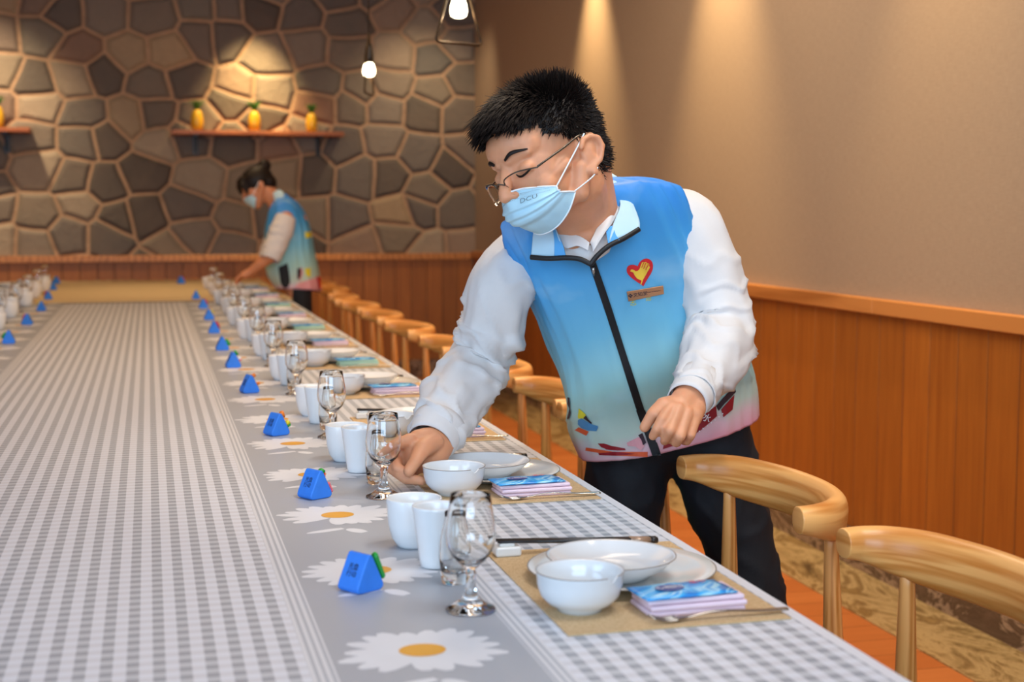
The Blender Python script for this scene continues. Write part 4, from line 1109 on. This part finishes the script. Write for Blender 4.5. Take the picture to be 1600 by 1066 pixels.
# shirt front in the V, collar wings
patch('shirt_front', [[W(864, 352, 2.345), W(884, 364, 2.320), W(905, 376, 2.300), W(920, 384, 2.290), W(938, 374, 2.300), W(950, 360, 2.315)],
                      [W(866, 380, 2.335), W(886, 388, 2.315), W(905, 396, 2.300), W(921, 400, 2.292), W(938, 392, 2.300), W(956, 380, 2.318)],
                      [W(872, 400, 2.335), W(890, 403, 2.318), W(906, 407, 2.306), W(922, 412, 2.300), W(936, 405, 2.306), W(952, 394, 2.320)]], 'shirt', man)
patch('shirt_collar', [[W(858, 338, 2.340), W(872, 352, 2.318), W(890, 364, 2.300), W(908, 370, 2.288), W(921, 379, 2.282)],
                       [W(860, 352, 2.338), W(872, 366, 2.312), W(886, 374, 2.298), W(905, 378, 2.286), W(920, 386, 2.280)],
                       [W(864, 358, 2.336), W(876, 376, 2.308), W(884, 388, 2.296), W(902, 384, 2.285), W(919, 392, 2.280)]], 'shirt', man, .002)
patch('shirt_collar', [[W(917, 252, 2.44), W(932, 275, 2.40), W(941, 300, 2.37), W(940, 332, 2.325), W(932, 360, 2.295), W(922, 380, 2.280)],
                       [W(926, 256, 2.44), W(946, 282, 2.395), W(956, 305, 2.355), W(955, 330, 2.315), W(944, 356, 2.288), W(925, 386, 2.277)],
                       [W(930, 262, 2.44), W(952, 290, 2.395), W(970, 318, 2.345), W(958, 345, 2.310), W(946, 362, 2.286), W(926, 394, 2.277)]], 'shirt', man, .002)
# vest collar wings with the open zip edge
patch('collar_wing', [[W(835, 344, 2.345), W(850, 348, 2.320), W(866, 352, 2.305)], [W(832, 374, 2.325), W(852, 376, 2.305), W(876, 378, 2.290)], [W(830, 398, 2.315), W(856, 400, 2.298), W(883, 400, 2.288)]], 'collar_light', man, .0025)
patch('collar_stripe', [[W(862, 350, 2.306), W(868, 356, 2.303)], [W(866, 376, 2.294), W(879, 382, 2.288)], [W(866, 400, 2.290), W(884, 402, 2.284)]], 'collar_mid', man, .003)
patch('collar_wing', [[W(919, 258, 2.43), W(938, 272, 2.39), W(958, 296, 2.355), W(969, 320, 2.325), W(958, 350, 2.296), W(951, 378, 2.282)],
                      [W(926, 259, 2.43), W(954, 275, 2.39), W(972, 300, 2.355), (W(984, 326, 2.325)), W(978, 350, 2.302), W(972, 372, 2.288)],
                      [W(932, 262, 2.435), W(962, 277, 2.395), W(978, 298, 2.365), W(990, 325, 2.335), W(998, 345, 2.315), W(999, 357, 2.306)]], 'collar_light', man, .0025)
patch('collar_stripe', [[W(946, 356, 2.295), W(958, 352, 2.293)], [W(948, 368, 2.286), W(962, 366, 2.284)], [W(950, 381, 2.279), W(968, 375, 2.277)]], 'collar_mid', man, .003)
obj('zip_edge', tube([W(829, 402, 2.312), W(856, 404, 2.294), W(886, 403, 2.282), (W(906, 405, 2.276)), W(923, 413, 2.272)], .0042, 8, 60, flat=(1, .6)), 'zip_black', man)
obj('zip_edge', tube([W(923, 413, 2.272), W(934, 399, 2.272), W(952, 384, 2.275), W(976, 372, 2.284), W(999, 358, 2.302)], .0042, 8, 60, flat=(1, .6)), 'zip_black', man)

# ------------------------------------------------------------------ the woman at the far end
woman = empty('person', (0, 0, 0), 'woman with a hair bun, face mask and blue vest setting the far end', 'person')
DW = 7.76
def V(px, py, dd=0): return W(px, py, DW+dd)
wF = (RT*-.84+UP*-.50-FW*.18).normalized(); wU = (UP*.86+RT*-.48); wU = (wU-wF*wU.dot(wF)).normalized(); wR = wF.cross(wU).normalized()
wHB = Matrix((wR, wF, wU)).transposed(); wC = V(404, 293)
def Hw(x, y, z): return wC+wR*x+wF*y+wU*z
pr = [ell(Hw(0, -.004, .030), (.070, .088, .078), wHB), ell(Hw(0, .034, -.018), (.056, .054, .074), wHB), ell(Hw(0, .050, -.078), (.028, .028, .026), wHB), cap(Hw(0, .085, .010), .008, Hw(0, .102, -.022), .010)]
for s in (-1, 1):
    pr += [cap(Hw(s*.052, 0, -.03), .018, Hw(s*.018, .055, -.088), .015), ell(Hw(s*.071, -.014, -.008), (.007, .014, .024), wHB), cap(Hw(s*.072, -.010, .012), .004, Hw(s*.078, -.028, .004), .004), cap(Hw(s*.078, -.028, .004), .004, Hw(s*.074, -.014, -.03), .004),
           cap(Hw(s*.012, .080, .024), .008, Hw(s*.044, .064, .024), .009)]
pr += [cap(Hw(0, -.03, -.04), .046, V(436, 322), .048), cap(V(436, 325), .05, V(455, 350), .09), cap(V(455, 355), .09, V(460, 430), .10)]
aS, aE, aW = V(447, 342, -.16), V(424, 400, -.22), V(392, 424, -.20)
bS, bE, bW = V(443, 340, .16), V(420, 398, .22), V(394, 425, .20)
for S_, E_, W_ in ((aS, aE, aW), (bS, bE, bW)):
    pr += [cap(S_, .040, E_, .034), cap(E_, .034, W_, .023)]
    sg = -1 if W_ is aW else 1
    hc = W_+RT*-.035+UP*-.022
    pr += [cap(W_, .022, hc, .024, (RT+UP*.4, .7))]
    for k in range(4):
        st = hc+FW*(.018*(k-1.5))+RT*-.012; m1 = st+RT*(-.024-.002*(k % 2))+UP*-.020; pr += chain([st, m1, m1+RT*-.004+UP*-.024], [.0095, .0085, .007])
    pr += chain([W_+RT*-.012+FW*.020*-sg, hc+RT*-.012+FW*.030*-sg+UP*-.01, hc+RT*-.030+FW*.026*-sg+UP*-.025], [.011, .010, .008])
hw = V(462, 455); kw = V(466, 470); 
for sx, dd in ((1, -.09), (-1, .09)):
    h_ = V(465, 455, dd); f_ = V(474, 500, dd); f_.z = .09; k_ = (h_+f_)/2+UP*.02
    pr += [cap(h_, .065, k_, .045), cap(k_, .045, f_, .034)]
organic('body', pr, .005, 'skin_f', woman, smooth=4)
hp = [ell(Hw(0, -.010, .038), (.077, .094, .080), wHB), ell(Hw(0, .050, .066), (.056, .046, .034), wHB), ell(Hw(0, -.060, .000), (.056, .046, .050), wHB), ell(Hw(0, -.085, .088), (.036, .040, .036), wHB), cap(Hw(0, -.050, .080), .030, Hw(0, -.085, .088), .026),
      cap(Hw(-.050, .072, .045), .016, Hw(-.058, .070, -.005), .009), cap(Hw(.050, .072, .045), .016, Hw(.058, .070, -.005), .009), cap(Hw(.0, .090, .050), .018, Hw(.02, .098, .020), .008)]
organic('hair', hp, .005, 'hair', woman, smooth=4)
def mkw(u, v):
    ang = u*1.15; zt = -.016-.015*abs(u)**1.6; zb = -.094+.040*abs(u)**1.8; z = zt+(zb-zt)*v
    y = .010+(.092-.034*max(0, v-.4)-.010)*math.cos(ang)**.8+.010*math.exp(-(u/.2)**2-(v/.3)**2); x = (.070-.006*v)*math.sin(ang)
    return Hw(x, y+.004, z)
vs = [mkw(-1+2*i/27, j/19) for j in range(20) for i in range(28)]
fs = [(j*28+i, j*28+i+1, (j+1)*28+i+1, (j+1)*28+i) for j in range(19) for i in range(27)]
wm = obj('face_mask', (vs, fs), 'mask', woman, solid=.0015)
for s in (-1, 1): obj('ear_loop', tube([mkw(s, .1), Hw(s*.074, .006, .0), Hw(s*.080, -.014, .012)], .0016, 6, 10), 'mask_white', wm)
wf = lambda a=0: (-FW+UP*a)
WR = [(V(432, 452, .0), V(502, 455, .0), .165, wf()), (V(418, 428), V(497, 424), .150, wf()), (V(416, 395), V(490, 392), .142, wf()), (V(416, 365), V(486, 360), .145, wf()), (V(420, 340), V(478, 338), .165, wf()), (V(426, 325), V(466, 318), .150, wf()), (V(430, 315), V(452, 308), .090, wf()), (V(430, 311), V(446, 304), .060, wf())]
wv_ = obj_uv('vest', loft(WR, 72, 60, 2.3, lambda p, v, th: .008*noise.noise(Vector((th*3, v*2.5, 7)))+.008*noise.noise(Vector((th*6+v*3, v*3, 2)))), 'vest', woman, solid=.003)
wb = surface_bvh(wv_)
E9 = lambda L: [(350+x/4.444, 240+y/4.444) for x, y in L]
decal('side_slit', [E9([(380, 790), (440, 760), (455, 830), (460, 900), (430, 965), (395, 900)])], wb, 'trouser', wv_, .003, 3, DW)
decal('red_print', [E9([(510, 800), (540, 790), (550, 830), (530, 880), (505, 860)]), E9([(440, 985), (520, 900), (640, 860), (668, 900), (660, 935), (560, 985), (475, 1004)])], wb, 'print_pink', wv_, .002, 3, DW)
decal('yellow_print', [E9([(560, 545), (605, 545), (605, 580), (565, 590)]), E9([(560, 800), (600, 795), (600, 860), (570, 850)])], wb, 'print_yellow', wv_, .003, 3, DW)
decal('dark_print', [E9([(505, 800), (535, 795), (530, 860), (510, 880)])], wb, 'print_dark', wv_, .004, 3, DW)
decal('red_edge', [E9([(640, 850), (665, 860), (672, 935), (655, 940)])], wb, 'print_red', wv_, .004, 3, DW)
patch('collar', [[V(427, 302, -.06), V(430, 318, -.085), V(424, 338, -.06)], [V(434, 298, -.07), V(437, 314, -.095), V(429, 336, -.07)], [V(442, 300, -.06), V(443, 314, -.09), V(432, 338, -.075)]], 'collar_light', woman, .004)
patch('collar', [[V(430, 298, .0), V(422, 312, .05), V(420, 332, .05)], [V(438, 296, .0), V(430, 312, .07), V(425, 334, .06)]], 'collar_light', woman, .004)
for S_, E_, sd in ((aS, aE, 2), (bS, bE, 5)):
    sleeve('shirt_sleeve', [(S_+RT*.0+UP*.01, .050), (S_.lerp(E_, .25), .060), (S_.lerp(E_, .6), .058), (S_.lerp(E_, .95), .052), (S_.lerp(E_, 1.1), .046)], 'shirt', woman, sd, nu=30, nv=40, crease=1.6)
tp = []
for dd in (-.09, .09):
    h_ = V(468, 455, dd); f_ = V(474, 500, dd); f_.z = .06
    k_ = (h_+f_)/2+UP*.02; tp += [cap(h_, .070, k_, .062), cap(k_, .062, f_, .058)]
tp += [cap(V(464, 440, -.06), .075, V(464, 440, .06), .075)]
organic('trousers', tp, .012, 'trouser', woman, smooth=4)
for dd in (-.09, .09):
    f_ = V(474, 500, dd); organic('shoe', [cap((f_.x, f_.y, .04), .036, (f_.x-.14, f_.y-.02, .03), .030)], .006, 'shoe', woman, smooth=3)
